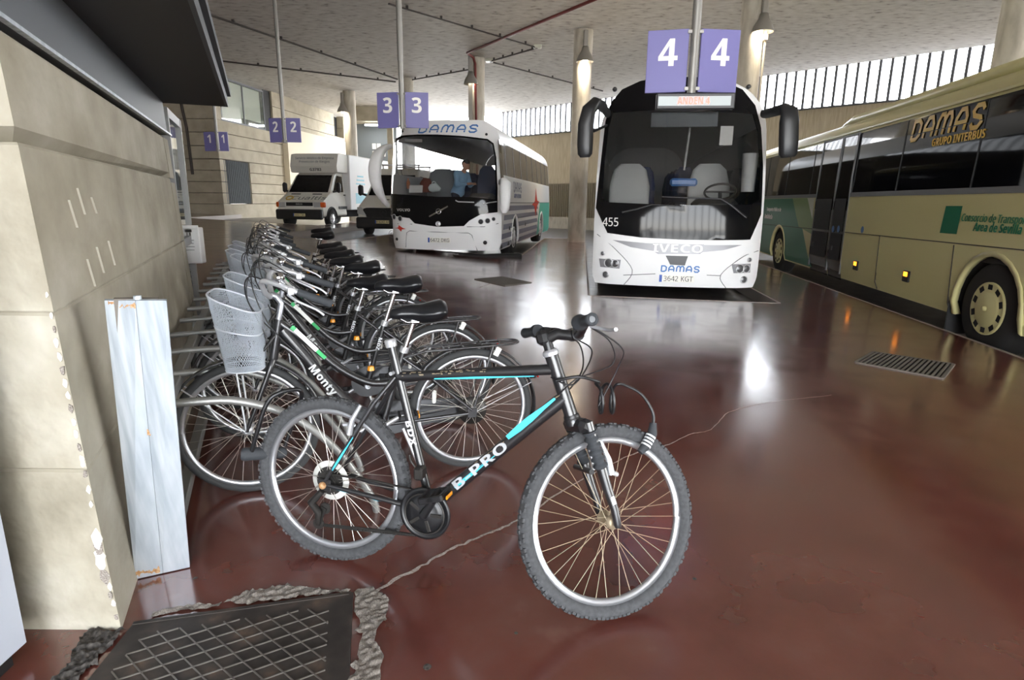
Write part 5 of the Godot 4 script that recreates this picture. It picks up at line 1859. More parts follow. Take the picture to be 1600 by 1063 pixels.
func make_delivery_van() -> void:
	var at := at_depth(600, 362, 21.2)
	at.y = road(at.x, at.z)
	var o := thing("delivery_van", at, deg_to_rad(-9.0), "white delivery van with black grille beside the striped coach", "van")
	var s := S()
	van_body(s, poly([0, 0.45, 0.03, 0.75, -0.08, 1.02, -0.75, 1.38, -1.5, 2.2, -1.75, 2.4, -5.0, 2.42, -5.0, 0.45]), 0.97, 0.82, 2.4, 0.4)
	put(s, "body", M.paint_van, o)
	var a := Vector3(0, 1.38, -0.75)
	var b := Vector3(0, 2.2, -1.5)
	var up := (b - a).normalized()
	var nn := Vector3(1, 0, 0).cross(up)
	put_shell(o, "windscreen", M.black_glass, poly([-0.84, 0.04, 0.84, 0.04, 0.74, 1.05, -0.74, 1.05]), func(p: Vector2) -> Vector3: return Vector3(p.x, 0, 0) + a + up * p.y + nn * 0.012, 0.5)
	s = S()
	prism(s, smooth_poly([-0.55, 0.62, 0.0, 0.58, 0.55, 0.62, 0.72, 0.95, 0.0, 0.98, -0.72, 0.95], 4), 0.03, Transform3D(Basis.IDENTITY, Vector3(0, 0, 0.0)))
	put(s, "grille", M.trim_black, o)
	s = S()
	tube(s, Array(ring_at(Vector3(0, 0.82, 0.04), Vector3.RIGHT, Vector3.UP, 0.12, 18)), 0.018, 6, true)
	for k in 3:
		var t := PI * 0.5 + TAU * k / 3.0
		rod(s, Vector3(0, 0.82, 0.04), Vector3(cos(t) * 0.12, 0.82 + sin(t) * 0.12, 0.04), 0.014)
	put(s, "emblem", M.dash, o)
	s = S()
	box(s, Vector3(0, 0.46, 0.04), Vector3(1.98, 0.4, 0.2), 0.05)
	put(s, "bumper", M.trim_black, o)
	number_plate(o, Vector3(0.0, 0.5, 0.15), Basis.IDENTITY, "H 6243 AR", M.plate_yellow)
	for sd in [-1.0, 1.0]:
		s = S()
		prism(s, poly([sd * 0.62, 0.7, sd * 0.95, 0.78, sd * 0.95, 1.0, sd * 0.8, 1.0]), 0.05, Transform3D(Basis.IDENTITY, Vector3(0, 0, -0.01)))
		put(s, "head_lamp", M.silver_trim, o)
		s = S()
		blob(s, [Vector3(sd * 1.16, 1.42, -0.9), Vector3(sd * 1.18, 1.47, -0.9), Vector3(sd * 1.18, 1.72, -0.9), Vector3(sd * 1.16, 1.78, -0.9)], [0.06, 0.1, 0.1, 0.06], [0.04, 0.06, 0.06, 0.04], Vector3.RIGHT)
		rod(s, Vector3(sd * 0.95, 1.42, -0.85), Vector3(sd * 1.16, 1.48, -0.9), 0.04)
		put(s, "mirror", M.trim_black, o)
		s = S()
		prism(s, poly([-1.05, 1.45, -2.0, 1.45, -2.0, 2.1, -1.62, 2.12]), 0.01, Transform3D(Basis(Vector3(0, 0, 1), Vector3(-0.08 * sd, 1, 0), Vector3(1, 0, 0)), Vector3(sd * 1.045 - 0.005, 0, 0)))
		put(s, "door_window", M.black_glass, o)
		for z in [-0.8, -4.1]:
			road_wheel(o, Vector3(sd * 0.98, 0.34, z), sd, 0.34, M.silver_trim, 8, 0.2)
	s = S()
	box(s, Vector3(-0.15, 1.26, -0.55), Vector3(0.4, 0.05, 0.04), 0.01, Basis(Vector3.RIGHT, 0.5))
	put(s, "bonnet_vent", M.trim_black, o)
	for k in 2:
		s = S()
		bar(s, Vector3(-0.75, 2.55, -2.0 - 1.4 * k), Vector3(0.75, 2.55, -2.0 - 1.4 * k), 0.08, 0.06)
		for xx in [-0.7, 0.7]:
			rod(s, Vector3(xx, 2.4, -2.0 - 1.4 * k), Vector3(xx, 2.55, -2.0 - 1.4 * k), 0.03)
		put(s, "roof_bar", M.silver_trim, o)

# ---------------------------------------------------------------- a person: tapered bones joined smoothly, meshed as surface nets
func field(p: Vector3, bones: Array, k: float) -> float:
	var d := 9.0
	for b in bones:
		var a: Vector3 = b[0]
		var ab: Vector3 = b[1] - a
		var t := clampf((p - a).dot(ab) / maxf(ab.length_squared(), 1e-6), 0.0, 1.0)
		var e := p.distance_to(a + ab * t) - lerpf(b[2], b[3], t)
		var h := maxf(k - absf(d - e), 0.0) / k
		d = minf(d, e) - h * h * k * 0.25
	return d

func nets(s: SurfaceTool, bones: Array, cell: float, k: float) -> void:
	var lo := Vector3(9, 9, 9)
	var hi := -lo
	for b in bones:
		for e in 2:
			lo = lo.min(b[e] - Vector3.ONE * (b[2 + e] + k))
			hi = hi.max(b[e] + Vector3.ONE * (b[2 + e] + k))
	var n := Vector3i(((hi - lo) / cell).ceil()) + Vector3i(2, 2, 2)
	var v := PackedFloat32Array()
	v.resize(n.x * n.y * n.z)
	var at := func(x: int, y: int, z: int) -> int: return (z * n.y + y) * n.x + x
	for z in n.z:
		for y in n.y:
			for x in n.x:
				v[(z * n.y + y) * n.x + x] = field(lo + Vector3(x, y, z) * cell, bones, k)
	var pts := {}
	for z in n.z - 1:
		for y in n.y - 1:
			for x in n.x - 1:
				var sum := Vector3.ZERO
				var cnt := 0
				for ax in 3:
					for q in 4:
						var a := Vector3i(x, y, z)
						a[(ax + 1) % 3] += q & 1
						a[(ax + 2) % 3] += q >> 1
						var b := a
						b[ax] += 1
						var va := v[(a.z * n.y + a.y) * n.x + a.x]
						var vb := v[(b.z * n.y + b.y) * n.x + b.x]
						if (va < 0.0) != (vb < 0.0):
							sum += Vector3(a).lerp(Vector3(b), va / (va - vb))
							cnt += 1
				if cnt:
					pts[Vector3i(x, y, z)] = lo + sum / cnt * cell
	s.set_smooth_group(0)
	for z in range(1, n.z - 1):
		for y in range(1, n.y - 1):
			for x in range(1, n.x - 1):
				for ax in 3:
					var a := Vector3i(x, y, z)
					var b := a
					b[ax] += 1
					var va := v[(a.z * n.y + a.y) * n.x + a.x]
					var vb := v[(b.z * n.y + b.y) * n.x + b.x]
					if (va < 0.0) == (vb < 0.0):
						continue
					var du := Vector3i.ZERO
					du[(ax + 1) % 3] = 1
					var dv := Vector3i.ZERO
					dv[(ax + 2) % 3] = 1
					var c := [a - du - dv, a - dv, a, a - du]
					if not (pts.has(c[0]) and pts.has(c[1]) and pts.has(c[2]) and pts.has(c[3])):
						continue
					if va < 0.0:
						quad(s, pts[c[3]], pts[c[2]], pts[c[1]], pts[c[0]])
					else:
						quad(s, pts[c[0]], pts[c[1]], pts[c[2]], pts[c[3]])

func make_driver(bus: Node3D, chest: Vector3) -> void:
	var base := bus.transform * Vector3(chest.x, 0.66, chest.z)
	var o := thing("person", base, bus.rotation.y + deg_to_rad(62), "person in a pale blue shirt standing bent over inside the striped coach", "person")
	# own frame: faces +z, feet at 0; bent forward at the hip, head down, forearms raised in front
	var hip := Vector3(0, 0.92, -0.08)
	var chest_p := Vector3(0, 1.27, 0.04)
	var neck := Vector3(0, 1.43, 0.13)
	var head := Vector3(0, 1.54, 0.22)
	var skin := [[neck, neck + Vector3(0, 0.06, 0.05), 0.055, 0.052], [head, head + Vector3(0, 0.055, -0.02), 0.078, 0.088], [head + Vector3(0, -0.05, 0.045), head + Vector3(0, 0.0, 0.03), 0.045, 0.06], [head + Vector3(0, -0.012, 0.085), head + Vector3(0, 0.02, 0.08), 0.017, 0.012],
		[head + Vector3(0.082, 0.0, -0.01), head + Vector3(0.085, 0.03, -0.02), 0.016, 0.018], [head + Vector3(-0.082, 0.0, -0.01), head + Vector3(-0.085, 0.03, -0.02), 0.016, 0.018], [chest_p, neck, 0.1, 0.05]]
	var cloth := [[hip, chest_p, 0.145, 0.155], [chest_p + Vector3(-0.11, 0.06, 0), chest_p + Vector3(0.11, 0.06, 0), 0.11, 0.11], [hip + Vector3(-0.06, 0, 0), hip + Vector3(0.06, 0, 0), 0.13, 0.13]]
	var hand_bones := []
	for sd in [-1.0, 1.0]:
		var sh := Vector3(sd * 0.19, 1.36, 0.06)
		var el := Vector3(sd * 0.24, 1.1, 0.12)
		var wr := Vector3(sd * 0.1, 1.12, 0.36)
		cloth.append([sh, el, 0.07, 0.055])
		cloth.append([el, el.lerp(wr, 0.8), 0.053, 0.042])
		skin.append([el, wr, 0.035, 0.028])
		var dirv := (wr - el).normalized()
		var palm := wr + dirv * 0.075
		hand_bones.append([wr, palm, 0.027, 0.03])
		hand_bones.append([wr + dirv * 0.03, palm + Vector3(-sd * 0.018, 0, 0), 0.022, 0.02])
		for f in 4:
			var root2 := palm + Vector3(sd * (0.03 - 0.02 * f), 0.004, 0)
			var tip := root2 + dirv * (0.035 + 0.006 * (f % 3)) + Vector3(0, -0.008, 0)
			hand_bones.append([root2, tip, 0.0095, 0.009])
			hand_bones.append([tip, tip + dirv * 0.018 + Vector3(0, -0.022, 0), 0.009, 0.0078])
		hand_bones.append([wr + dirv * 0.03, wr + dirv * 0.06 + Vector3(-sd * 0.04, 0.012, 0), 0.012, 0.01])
		hand_bones.append([wr + dirv * 0.06 + Vector3(-sd * 0.04, 0.012, 0), wr + dirv * 0.088 + Vector3(-sd * 0.042, 0.006, 0), 0.01, 0.0085])
	var legs := [[hip + Vector3(-0.05, -0.02, 0), hip + Vector3(0.05, -0.02, 0), 0.13, 0.13]]
	var feet := []
	for sd in [-1.0, 1.0]:
		var h := hip + Vector3(sd * 0.09, -0.04, 0)
		var kn := Vector3(sd * 0.1, 0.5, 0.0)
		var an := Vector3(sd * 0.1, 0.1, -0.06)
		legs.append([h, kn, 0.095, 0.065])
		legs.append([kn, an, 0.062, 0.05])
		skin.append([h, kn, 0.06, 0.045])
		skin.append([kn, an, 0.045, 0.035])
		feet.append([an + Vector3(0, -0.045, -0.03), an + Vector3(0, -0.055, 0.15), 0.05, 0.04])
	skin.append([hip, chest_p, 0.09, 0.1])
	skin.append([hip + Vector3(-0.09, -0.04, 0), hip + Vector3(0.09, -0.04, 0), 0.07, 0.07])
	skin.append([Vector3(-0.19, 1.36, 0.06), Vector3(0.19, 1.36, 0.06), 0.05, 0.05])
	for sd in [-1.0, 1.0]:
		skin.append([Vector3(sd * 0.19, 1.36, 0.06), Vector3(sd * 0.24, 1.1, 0.12), 0.045, 0.038])
	var s := S()
	nets(s, skin, 0.016, 0.03)
	nets(s, hand_bones, 0.005, 0.008)
	put(s, "body", M.skin, o)
	s = S()
	nets(s, cloth, 0.018, 0.05)
	put(s, "shirt", M.shirt_blue, o)
	s = S()
	nets(s, legs, 0.02, 0.04)
	put(s, "trousers", M.trousers, o)
	s = S()
	nets(s, feet, 0.014, 0.02)
	put(s, "shoes", M.plastic_black, o)
	s = S()
	nets(s, [[head + Vector3(0, 0.065, -0.045), head + Vector3(0, 0.085, 0.005), 0.085, 0.078], [head + Vector3(0, 0.0, -0.06), head + Vector3(0, 0.05, -0.05), 0.06, 0.07]], 0.01, 0.03)
	put(s, "hair", M.hair_dark, o)
	s = S()
	for sd in [-1.0, 1.0]:
		lathe(s, [Vector2(0.0, 0.004), Vector2(0.008, 0.0)], head + Vector3(sd * 0.032, 0.03, 0.076), Vector3(0, 0, 1), 8)
	put(s, "eyes", M.hair_dark, o)
	s = S()
	bar(s, head + Vector3(-0.022, -0.042, 0.09), head + Vector3(0.022, -0.042, 0.09), 0.006, 0.006)
	put(s, "mouth", M.bag_brown, o)

# ---------------------------------------------------------------- bicycles (own frame: x forward, y up, z to the rider's right)
func V(x: float, y: float, z := 0.0) -> Vector3:
	return Vector3(x, y, z)

func bike_wheel(o: Node3D, called: String, c: Vector3, r: float, tr: float, tyre: Material, spoke: Material, knobs: bool, nsp := 36, hub_r := 0.016) -> MeshInstance3D:
	var s := S()
	tube(s, Array(ring_at(Vector3.ZERO, Vector3.RIGHT, Vector3.UP, r - tr, 64)), tr * (0.9 if knobs else 1.0), 12, true)
	if knobs:
		for k in 84:
			var a := TAU * k / 84.0
			var d := V(cos(a), sin(a))
			var t := V(-sin(a), cos(a))
			for row in 3:
				var off: float = [-0.017, 0.0, 0.017][row]
				var lift_k: float = [-0.0055, 0.0, -0.0055][row]
				var dd := (d + Vector3(0, 0, off * 14.0 if row != 1 else 0.0)).normalized()
				box(s, d * (r - 0.004 + lift_k) + Vector3(0, 0, off) + t * (0.006 if (k + row) % 2 else -0.002), Vector3(0.012, 0.008, 0.011 if row != 1 else 0.016), 0.0, Basis(t, dd, t.cross(dd)))
	var w := put(s, called, tyre, o)
	w.position = c
	var rr := r - 2.0 * tr
	s = S()
	var rings := []
	for k in 65:
		var a := TAU * k / 64.0
		var d := V(cos(a), sin(a))
		rings.append(PackedVector3Array([d * (rr + 0.006) + V(0, 0, 0.011), d * (rr + 0.006) - V(0, 0, 0.011), d * (rr - 0.012) - V(0, 0, 0.009), d * (rr - 0.017), d * (rr - 0.012) + V(0, 0, 0.009)]))
	loft(s, rings, false, true)
	put(s, "rim", M.alloy_rim, w)
	s = S()
	for k in nsp:
		var sd := 1.0 if k % 2 == 0 else -1.0
		var a := TAU * k / nsp
		var lead := 0.85 if (k / 2) % 2 == 0 else -0.85
		var h := V(cos(a + lead), sin(a + lead)) * hub_r * 1.35 + V(0, 0, sd * 0.03)
		rod(s, h, V(cos(a), sin(a)) * (rr - 0.012) + V(0, 0, sd * 0.003), 0.0012, -1, 4)
	put(s, "spokes", spoke, w).set_meta("kind", "stuff")
	s = S()
	lathe(s, [Vector2(0.008, -0.055), Vector2(0.008, -0.045), Vector2(hub_r * 0.9, -0.042), Vector2(hub_r * 1.5, -0.033), Vector2(hub_r * 1.5, -0.028), Vector2(hub_r * 0.8, -0.02), Vector2(hub_r * 0.8, 0.02), Vector2(hub_r * 1.5, 0.028), Vector2(hub_r * 1.5, 0.033), Vector2(hub_r * 0.9, 0.042), Vector2(0.008, 0.045), Vector2(0.008, 0.055)], Vector3.ZERO, Vector3(0, 0, 1), 16)
	put(s, "hub", M.alloy if not knobs else M.rusty_steel, w)
	return w

func pedal(s: SurfaceTool, c: Vector3, b := Basis.IDENTITY) -> void:
	for e in [-1.0, 1.0]:
		box(s, c + b * V(e * 0.04, 0, 0), Vector3(0.012, 0.024, 0.085), 0.003, b)
		box(s, c + b * V(0, 0, e * 0.04), Vector3(0.085, 0.022, 0.01), 0.003, b)
	rod(s, c + b * V(0, 0, -0.05), c + b * V(0, 0, 0.045), 0.011)

func lever_of(s: SurfaceTool, a: Vector3, b: Vector3, c: Vector3) -> void:
	tube(s, curve([a, b, c], 5), 0.006, 6)

func make_mountain_bike() -> void:
	var at := Vector3(-0.69, -0.01, -2.079)
	var tilt := Vector3(deg_to_rad(-4.5), deg_to_rad(-15.7), 0)
	var o := thing("mountain_bike", at, deg_to_rad(-17.06), "black and cyan mountain bike without a saddle, front wheel turned, on the red floor", "bicycle")
	o.rotation = tilt
	var WR := 0.326
	var R := 0.336
	var rh := V(0, R)
	var fh := V(1.055, R)
	var bb := V(0.41, 0.285)
	var ht := V(0.834, 0.885)
	var hb := V(0.909, 0.689)
	var st := V(0.244, 0.886)
	# steering
	var ax := (ht - hb).normalized()
	var turn := Basis(ax, deg_to_rad(37))
	var T := Transform3D(turn, hb - turn * hb)
	bike_wheel(o, "rear_wheel", rh, WR, 0.026, M.knobby_tyre, M.spoke_steel, true)
	var fw := bike_wheel(o, "front_wheel", fh, WR, 0.026, M.knobby_tyre, M.rusty_steel, true, 36, 0.017)
	fw.transform = T * Transform3D(Basis.IDENTITY, fh)
	# frame
	var s := S()
	rod(s, bb, st, 0.0155, -1, 12)
	rod(s, V(0.275, 0.762), V(0.842, 0.838), 0.0185, 0.019, 12)
	rod(s, V(0.42, 0.298), V(0.885, 0.748), 0.024, 0.025, 14)
	rod(s, hb, ht, 0.023, -1, 14)
	lathe(s, [Vector2(0.021, -0.035), Vector2(0.021, 0.035)], bb, Vector3(0, 0, 1), 14)
	for sd in [-1.0, 1.0]:
		tube(s, [bb + V(-0.02, 0.0, sd * 0.025), V(0.3, 0.3, sd * 0.042), rh + V(0.02, 0, sd * 0.062)], [0.011, 0.0105, 0.008], 8)
		tube(s, [V(0.272, 0.765, sd * 0.018), V(0.2, 0.665, sd * 0.045), rh + V(0.01, 0.02, sd * 0.062)], [0.009, 0.009, 0.0075], 8)
		box(s, rh + V(0.005, 0, sd * 0.062), Vector3(0.05, 0.045, 0.005), 0.002)
	rod(s, V(0.155, 0.6, -0.05), V(0.155, 0.6, 0.05), 0.008)
	put(s, "frame", M.frame_black, o)
	s = S()
	lathe(s, [Vector2(0.019, -0.018), Vector2(0.021, -0.012), Vector2(0.021, 0.008), Vector2(0.017, 0.012), Vector2(0.0135, 0.01), Vector2(0.0135, -0.04)], st, st - bb, 14)
	put(s, "seat_clamp", M.alloy, o)
	s = S()
	rod(s, V(0.262, 0.778, -0.0), V(0.262, 0.778, 0.035), 0.007)
	put(s, "cable_stop", M.alloy, o)
	for h in [ht, hb]:
		s = S()
		var up: Vector3 = ax if h == ht else -ax
		lathe(s, [Vector2(0.026, 0.0), Vector2(0.028, 0.008), Vector2(0.026, 0.016), Vector2(0.02, 0.02)], h, up, 16)
		put(s, "headset_cup", M.alloy if h == ht else M.plastic_black, o)
	# coloured decals on the near faces of the tubes
	var strips := [[V(0.5, 0.392), V(0.645, 0.53), 0.012, -0.012, 0.0245], [V(0.7, 0.588), V(0.86, 0.742), 0.024, 0.004, 0.0258], [V(0.42, 0.782), V(0.78, 0.823), 0.008, -0.011, 0.0165], [V(0.05, 0.33), V(0.19, 0.314), 0.012, 0.0, 0.009], [V(0.04, 0.4), V(0.125, 0.535), 0.008, 0.0, 0.009], [V(0.19, 0.312), V(0.27, 0.303), 0.014, 0.0, 0.0095]]
	for i in strips.size():
		var a: Array = strips[i]
		s = S()
		var dirv: Vector3 = (a[1] - a[0]).normalized()
		var nrm := V(-dirv.y, dirv.x)
		var zz: float = a[4] if i < 3 else 0.0
		var off: Vector3 = nrm * a[3] + V(0, 0, zz - 0.0015)
		var z0 := 0.0
		var z1 := 0.0
		if i == 3:
			z0 = 0.0655
			z1 = 0.0545
		elif i == 4:
			z0 = 0.067
			z1 = 0.062
		elif i == 5:
			z0 = 0.0555
			z1 = 0.051
		var p0: Vector3 = a[0] + off + V(0, 0, z0)
		var p1: Vector3 = a[1] + off + V(0, 0, z1)
		var wv: Vector3 = nrm * a[2] * 0.5
		s.set_smooth_group(-1)
		for k in 4:
			var t0 := k / 4.0
			var t1 := (k + 1) / 4.0
			var w0 := wv * (0.35 + 0.65 * sin(PI * clampf(t0 + 0.15, 0.0, 1.0)))
			var w1 := wv * (0.35 + 0.65 * sin(PI * clampf(t1 + 0.15, 0.0, 1.0)))
			var m0 := p0.lerp(p1, t0)
			var m1 := p0.lerp(p1, t1)
			for ff in [V(0, 0, 0), V(0, 0, 0.0012)]:
				quad(s, m0 - w0 + ff, m0 + w0 + ff, m1 + w1 + ff, m1 - w1 + ff)
		put(s, "cyan_stripe", M.decal_cyan, o)
	var dt := (V(0.885, 0.748) - V(0.42, 0.298)).normalized()
	lettering("B-PRO", 0.033, M.decal_worn, o, Transform3D(Basis(dt, V(-dt.y, dt.x), V(0, 0, 1)), V(0.6, 0.476, 0.0235)), true, 2.0)
	var sdir := (st - bb).normalized()
	lettering("RDX", 0.022, M.decal_silver, o, Transform3D(Basis(-sdir, V(sdir.y, -sdir.x) * -1.0, V(0, 0, 1)), V(0.333, 0.563, 0.0145)), true, 1.6)
	# scuffed paint along the top tube and down tube
	s = S()
	rng.seed = 77
	for k in 60:
		var on_top := k % 2 == 0
		var t := rng.randf()
		var p := V(0.3, 0.766).lerp(V(0.82, 0.834), t * 0.6) if on_top else V(0.46, 0.337).lerp(V(0.88, 0.744), t)
		var r0 := 0.0186 if on_top else 0.0248
		var an := rng.randf_range(0.2, 0.9)
		var dv := V(0.99, 0.13) if on_top else dt
		var nv := V(-dv.y, dv.x)
		var nor := nv * sin(an) + V(0, 0, cos(an))
		box(s, p + nor * r0, Vector3(rng.randf_range(0.004, 0.016), 0.0008, rng.randf_range(0.002, 0.005)), 0.0, Basis(dv, nor, dv.cross(nor)))
	put(s, "paint_scuffs", M.rusty_steel, o).set_meta("kind", "stuff")
	# transmission
	s = S()
	lathe(s, [Vector2(0.094, 0.052), Vector2(0.097, 0.056), Vector2(0.097, 0.06), Vector2(0.086, 0.063), Vector2(0.084, 0.06), Vector2(0.066, 0.058), Vector2(0.064, 0.063), Vector2(0.05, 0.064), Vector2(0.03, 0.066), Vector2(0.02, 0.07), Vector2(0.0, 0.07)], bb, Vector3(0, 0, 1), 40)
	var cr := put(s, "chain_guard", M.plastic_black, o)
	s = S()
	for k in 5:
		var a := TAU * k / 5.0
		box(s, bb + V(cos(a) * 0.045, sin(a) * 0.045, 0.066), Vector3(0.045, 0.014, 0.006), 0.002, Basis(Vector3(0, 0, 1), a))
	tube(s, Array(ring_at(bb + V(0, 0, 0.064), Vector3.RIGHT, Vector3.UP, 0.075, 36)), 0.0035, 6, true)
	put(s, "spider", M.dark_steel, cr)
	s = S()
	tube(s, [bb + V(0, 0, 0.074), V(0.481, 0.397, 0.085)], [0.016, 0.011], 10)
	put(s, "crank", M.plastic_black, o)
	s = S()
	tube(s, [bb + V(0, 0, -0.06), V(0.339, 0.173, -0.075)], [0.016, 0.011], 10)
	put(s, "crank", M.plastic_black, o)
	for p in [V(0.481, 0.397, 0.14), V(0.339, 0.173, -0.13)]:
		s = S()
		pedal(s, p, Basis(Vector3(0, 0, 1), 0.3))
		var pd := put(s, "pedal", M.plastic_black, o)
		s = S()
		box(s, p + V(0.052, 0.008, 0), Vector3(0.006, 0.014, 0.05), 0.002)
		put(s, "reflector", M.reflector_amber, pd)
	s = S()
	var run := [bb + V(0.0, 0.075, 0.05), V(0.2, 0.372, 0.042), rh + V(0, 0.034, 0.038)]
	tube(s, run, 0.0042, 5)
	tube(s, [bb + V(-0.01, -0.09, 0.05), V(0.15, 0.178, 0.042), V(-0.035, 0.163, 0.04)], 0.0042, 5)
	rng.seed = 4
	for k in 62:
		var t := k / 61.0
		box(s, (bb + V(-0.01, -0.09, 0.05)).lerp(V(-0.035, 0.163, 0.04), t) - V(0, 0.004, 0.001) * sin(PI * t), Vector3(0.0045, 0.009, 0.009))
	put(s, "chain", M.dark_steel, o)
	s = S()
	for k in 6:
		var r0 := 0.056 - 0.0055 * k
		var teeth := []
		lathe(s, [Vector2(r0, 0.018 + 0.005 * k), Vector2(r0, 0.0205 + 0.005 * k)], rh, Vector3(0, 0, 1), 28, false)
	put(s, "cassette", M.dark_steel, o)
	s = S()
	lathe(s, [Vector2(0.078, 0.013), Vector2(0.078, 0.0145), Vector2(0.02, 0.016)], rh, Vector3(0, 0, 1), 32)
	put(s, "spoke_guard", M.reflector_white, o)
	s = S()
	tube(s, [rh + V(0.0, -0.02, 0.07), V(-0.045, 0.265, 0.075), V(-0.02, 0.23, 0.07), V(-0.035, 0.17, 0.05)], [0.012, 0.016, 0.014, 0.01], 8)
	for c in [V(-0.005, 0.235, 0.045), V(-0.038, 0.168, 0.042)]:
		lathe(s, [Vector2(0.022, -0.004), Vector2(0.024, 0.0), Vector2(0.022, 0.004)], c, Vector3(0, 0, 1), 12)
	bar(s, V(-0.005, 0.24, 0.052), V(-0.04, 0.16, 0.05), 0.022, 0.004, V(0, 0, 1))
	put(s, "derailleur", M.dark_steel, o)
	s = S()
	lathe(s, [Vector2(0.014, 0.0), Vector2(0.014, 0.008), Vector2(0.008, 0.012)], rh + V(0, 0, 0.066), Vector3(0, 0, 1), 8)
	put(s, "axle_nut", M.rust, o)
	s = S()
	box(s, V(0.372, 0.42, 0.02), Vector3(0.035, 0.05, 0.05), 0.008)
	tube(s, [V(0.36, 0.44, 0.03), V(0.35, 0.46, 0.04), V(0.34, 0.47, 0.035), V(0.335, 0.485, 0.03)], 0.004, 5)
	put(s, "front_derailleur", M.dark_steel, o)
	# rear brake arms
	for sd in [-1.0, 1.0]:
		s = S()
		tube(s, [V(0.11, 0.545, sd * 0.06), V(0.122, 0.6, sd * 0.062), V(0.15, 0.655, sd * 0.05)], [0.012, 0.01, 0.007], 8)
		box(s, V(0.1, 0.575, sd * 0.045), Vector3(0.05, 0.014, 0.018), 0.004)
		put(s, "rear_brake", M.alloy, o)
	# fork, boots, crown: these turn with the steering
	s = S()
	var mid := hb - ax * 0.035
	lathe(s, [Vector2(0.027, 0.0), Vector2(0.029, 0.02), Vector2(0.022, 0.032)], mid, ax, 14)
	box(s, mid + V(0.012, -0.002), Vector3(0.05, 0.05, 0.15), 0.016, Basis(Vector3(0, 0, 1), -0.36))
	for sd in [-1.0, 1.0]:
		rod(s, mid + V(0.018, 0.012, sd * 0.062), mid - ax * 0.14 + V(0.018, 0, sd * 0.062), 0.018, 0.015, 10)
		tube(s, [mid - ax * 0.13 + V(0.018, 0, sd * 0.062), mid - ax * 0.22 + V(0.016, 0, sd * 0.062), fh + V(-0.012, 0.05, sd * 0.062), fh + V(0.0, 0.0, sd * 0.062), fh + V(0.003, -0.012, sd * 0.062)], [0.0175, 0.017, 0.014, 0.014, 0.01], 10)
	rod(s, mid - ax * 0.16 + V(-0.02, 0, -0.062), mid - ax * 0.16 + V(-0.02, 0, 0.062), 0.01)
	var fk := put(s, "fork", M.frame_black, o)
	fk.transform = T
	for sd in [-1.0, 1.0]:
		s = S()
		var prof := []
		for k in 23:
			prof.append(Vector2(0.0245 if k % 4 < 2 else 0.0175, -0.02 - k * 0.0058))
		lathe(s, prof, mid + V(0.018, 0.0, sd * 0.062), ax, 14)
		put(s, "fork_boot", M.rubber_grip, fk)
		s = S()
		var l0 := mid - ax * 0.22 + V(0.016, 0, sd * 0.0785)
		var l1 := fh + V(-0.012, 0.05, sd * 0.0755)
		bar(s, l0.lerp(l1, 0.35), l0.lerp(l1, 0.75), 0.014, 0.0015, V(0, 0, 1))
		put(s, "fork_decal", M.decal_silver, fk)
		s = S()
		tube(s, [mid - ax * 0.17 + V(0.05, 0, sd * 0.06), mid - ax * 0.12 + V(0.055, 0, sd * 0.062), mid - ax * 0.065 + V(0.05, 0.01, sd * 0.05)], [0.012, 0.011, 0.007], 8)
		box(s, mid - ax * 0.165 + V(0.06, 0, sd * 0.045), Vector3(0.05, 0.015, 0.02), 0.004, Basis(Vector3(0, 0, 1), -0.4))
		put(s, "front_brake", M.alloy, fk)
	# stem and bars
	s = S()
	var q := ht + ax * 0.02
	rod(s, q, q + ax * 0.05, 0.017, -1, 12)
	box(s, q + ax * 0.04 + V(-0.012, 0), Vector3(0.04, 0.05, 0.04), 0.012, Basis(Vector3(0, 0, 1), 0.3))
	tube(s, [q + ax * 0.035, q + ax * 0.05 + V(0.04, 0.006), V(0.915, 0.955)], [0.02, 0.019, 0.018], 12)
	lathe(s, [Vector2(0.024, -0.025), Vector2(0.024, 0.025)], V(0.92, 0.96), Vector3(0, 0, 1), 14)
	var sm := put(s, "stem", M.plastic_black, o)
	sm.transform = T
	s = S()
	var barp := []
	for z in [-0.285, -0.17, -0.11, -0.05, 0.0, 0.05, 0.11, 0.17, 0.285]:
		var u := absf(z)
		barp.append(V(0.915 - 0.07 * smoothstep(0.04, 0.3, u), 0.955 + 0.025 * smoothstep(0.04, 0.13, u), z * 0.96))
	tube(s, curve(barp, 4), 0.0125, 10)
	var hb2 := put(s, "handlebar", M.frame_black, o)
	hb2.transform = T
	for sd in [-1.0, 1.0]:
		s = S()
		var g0 := V(0.852, 0.98, sd * 0.165)
		var g1 := V(0.843, 0.98, sd * 0.28)
		lathe(s, [Vector2(0.024, 0.0), Vector2(0.0255, 0.02), Vector2(0.019, 0.026), Vector2(0.017, 0.05), Vector2(0.0185, 0.095), Vector2(0.02, 0.112), Vector2(0.011, 0.116), Vector2(0.009, 0.1)], g0, g1 - g0, 16)
		put(s, "grip", M.rubber_grip, hb2)
		s = S()
		box(s, V(0.87, 0.975, sd * 0.14), Vector3(0.04, 0.035, 0.035), 0.008)
		put(s, "lever_mount", M.plastic_black, hb2)
		s = S()
		lever_of(s, V(0.905, 0.975, sd * 0.14), V(0.935, 0.96, sd * 0.2), V(0.925, 0.955, sd * 0.27))
		put(s, "brake_lever", M.alloy, hb2)
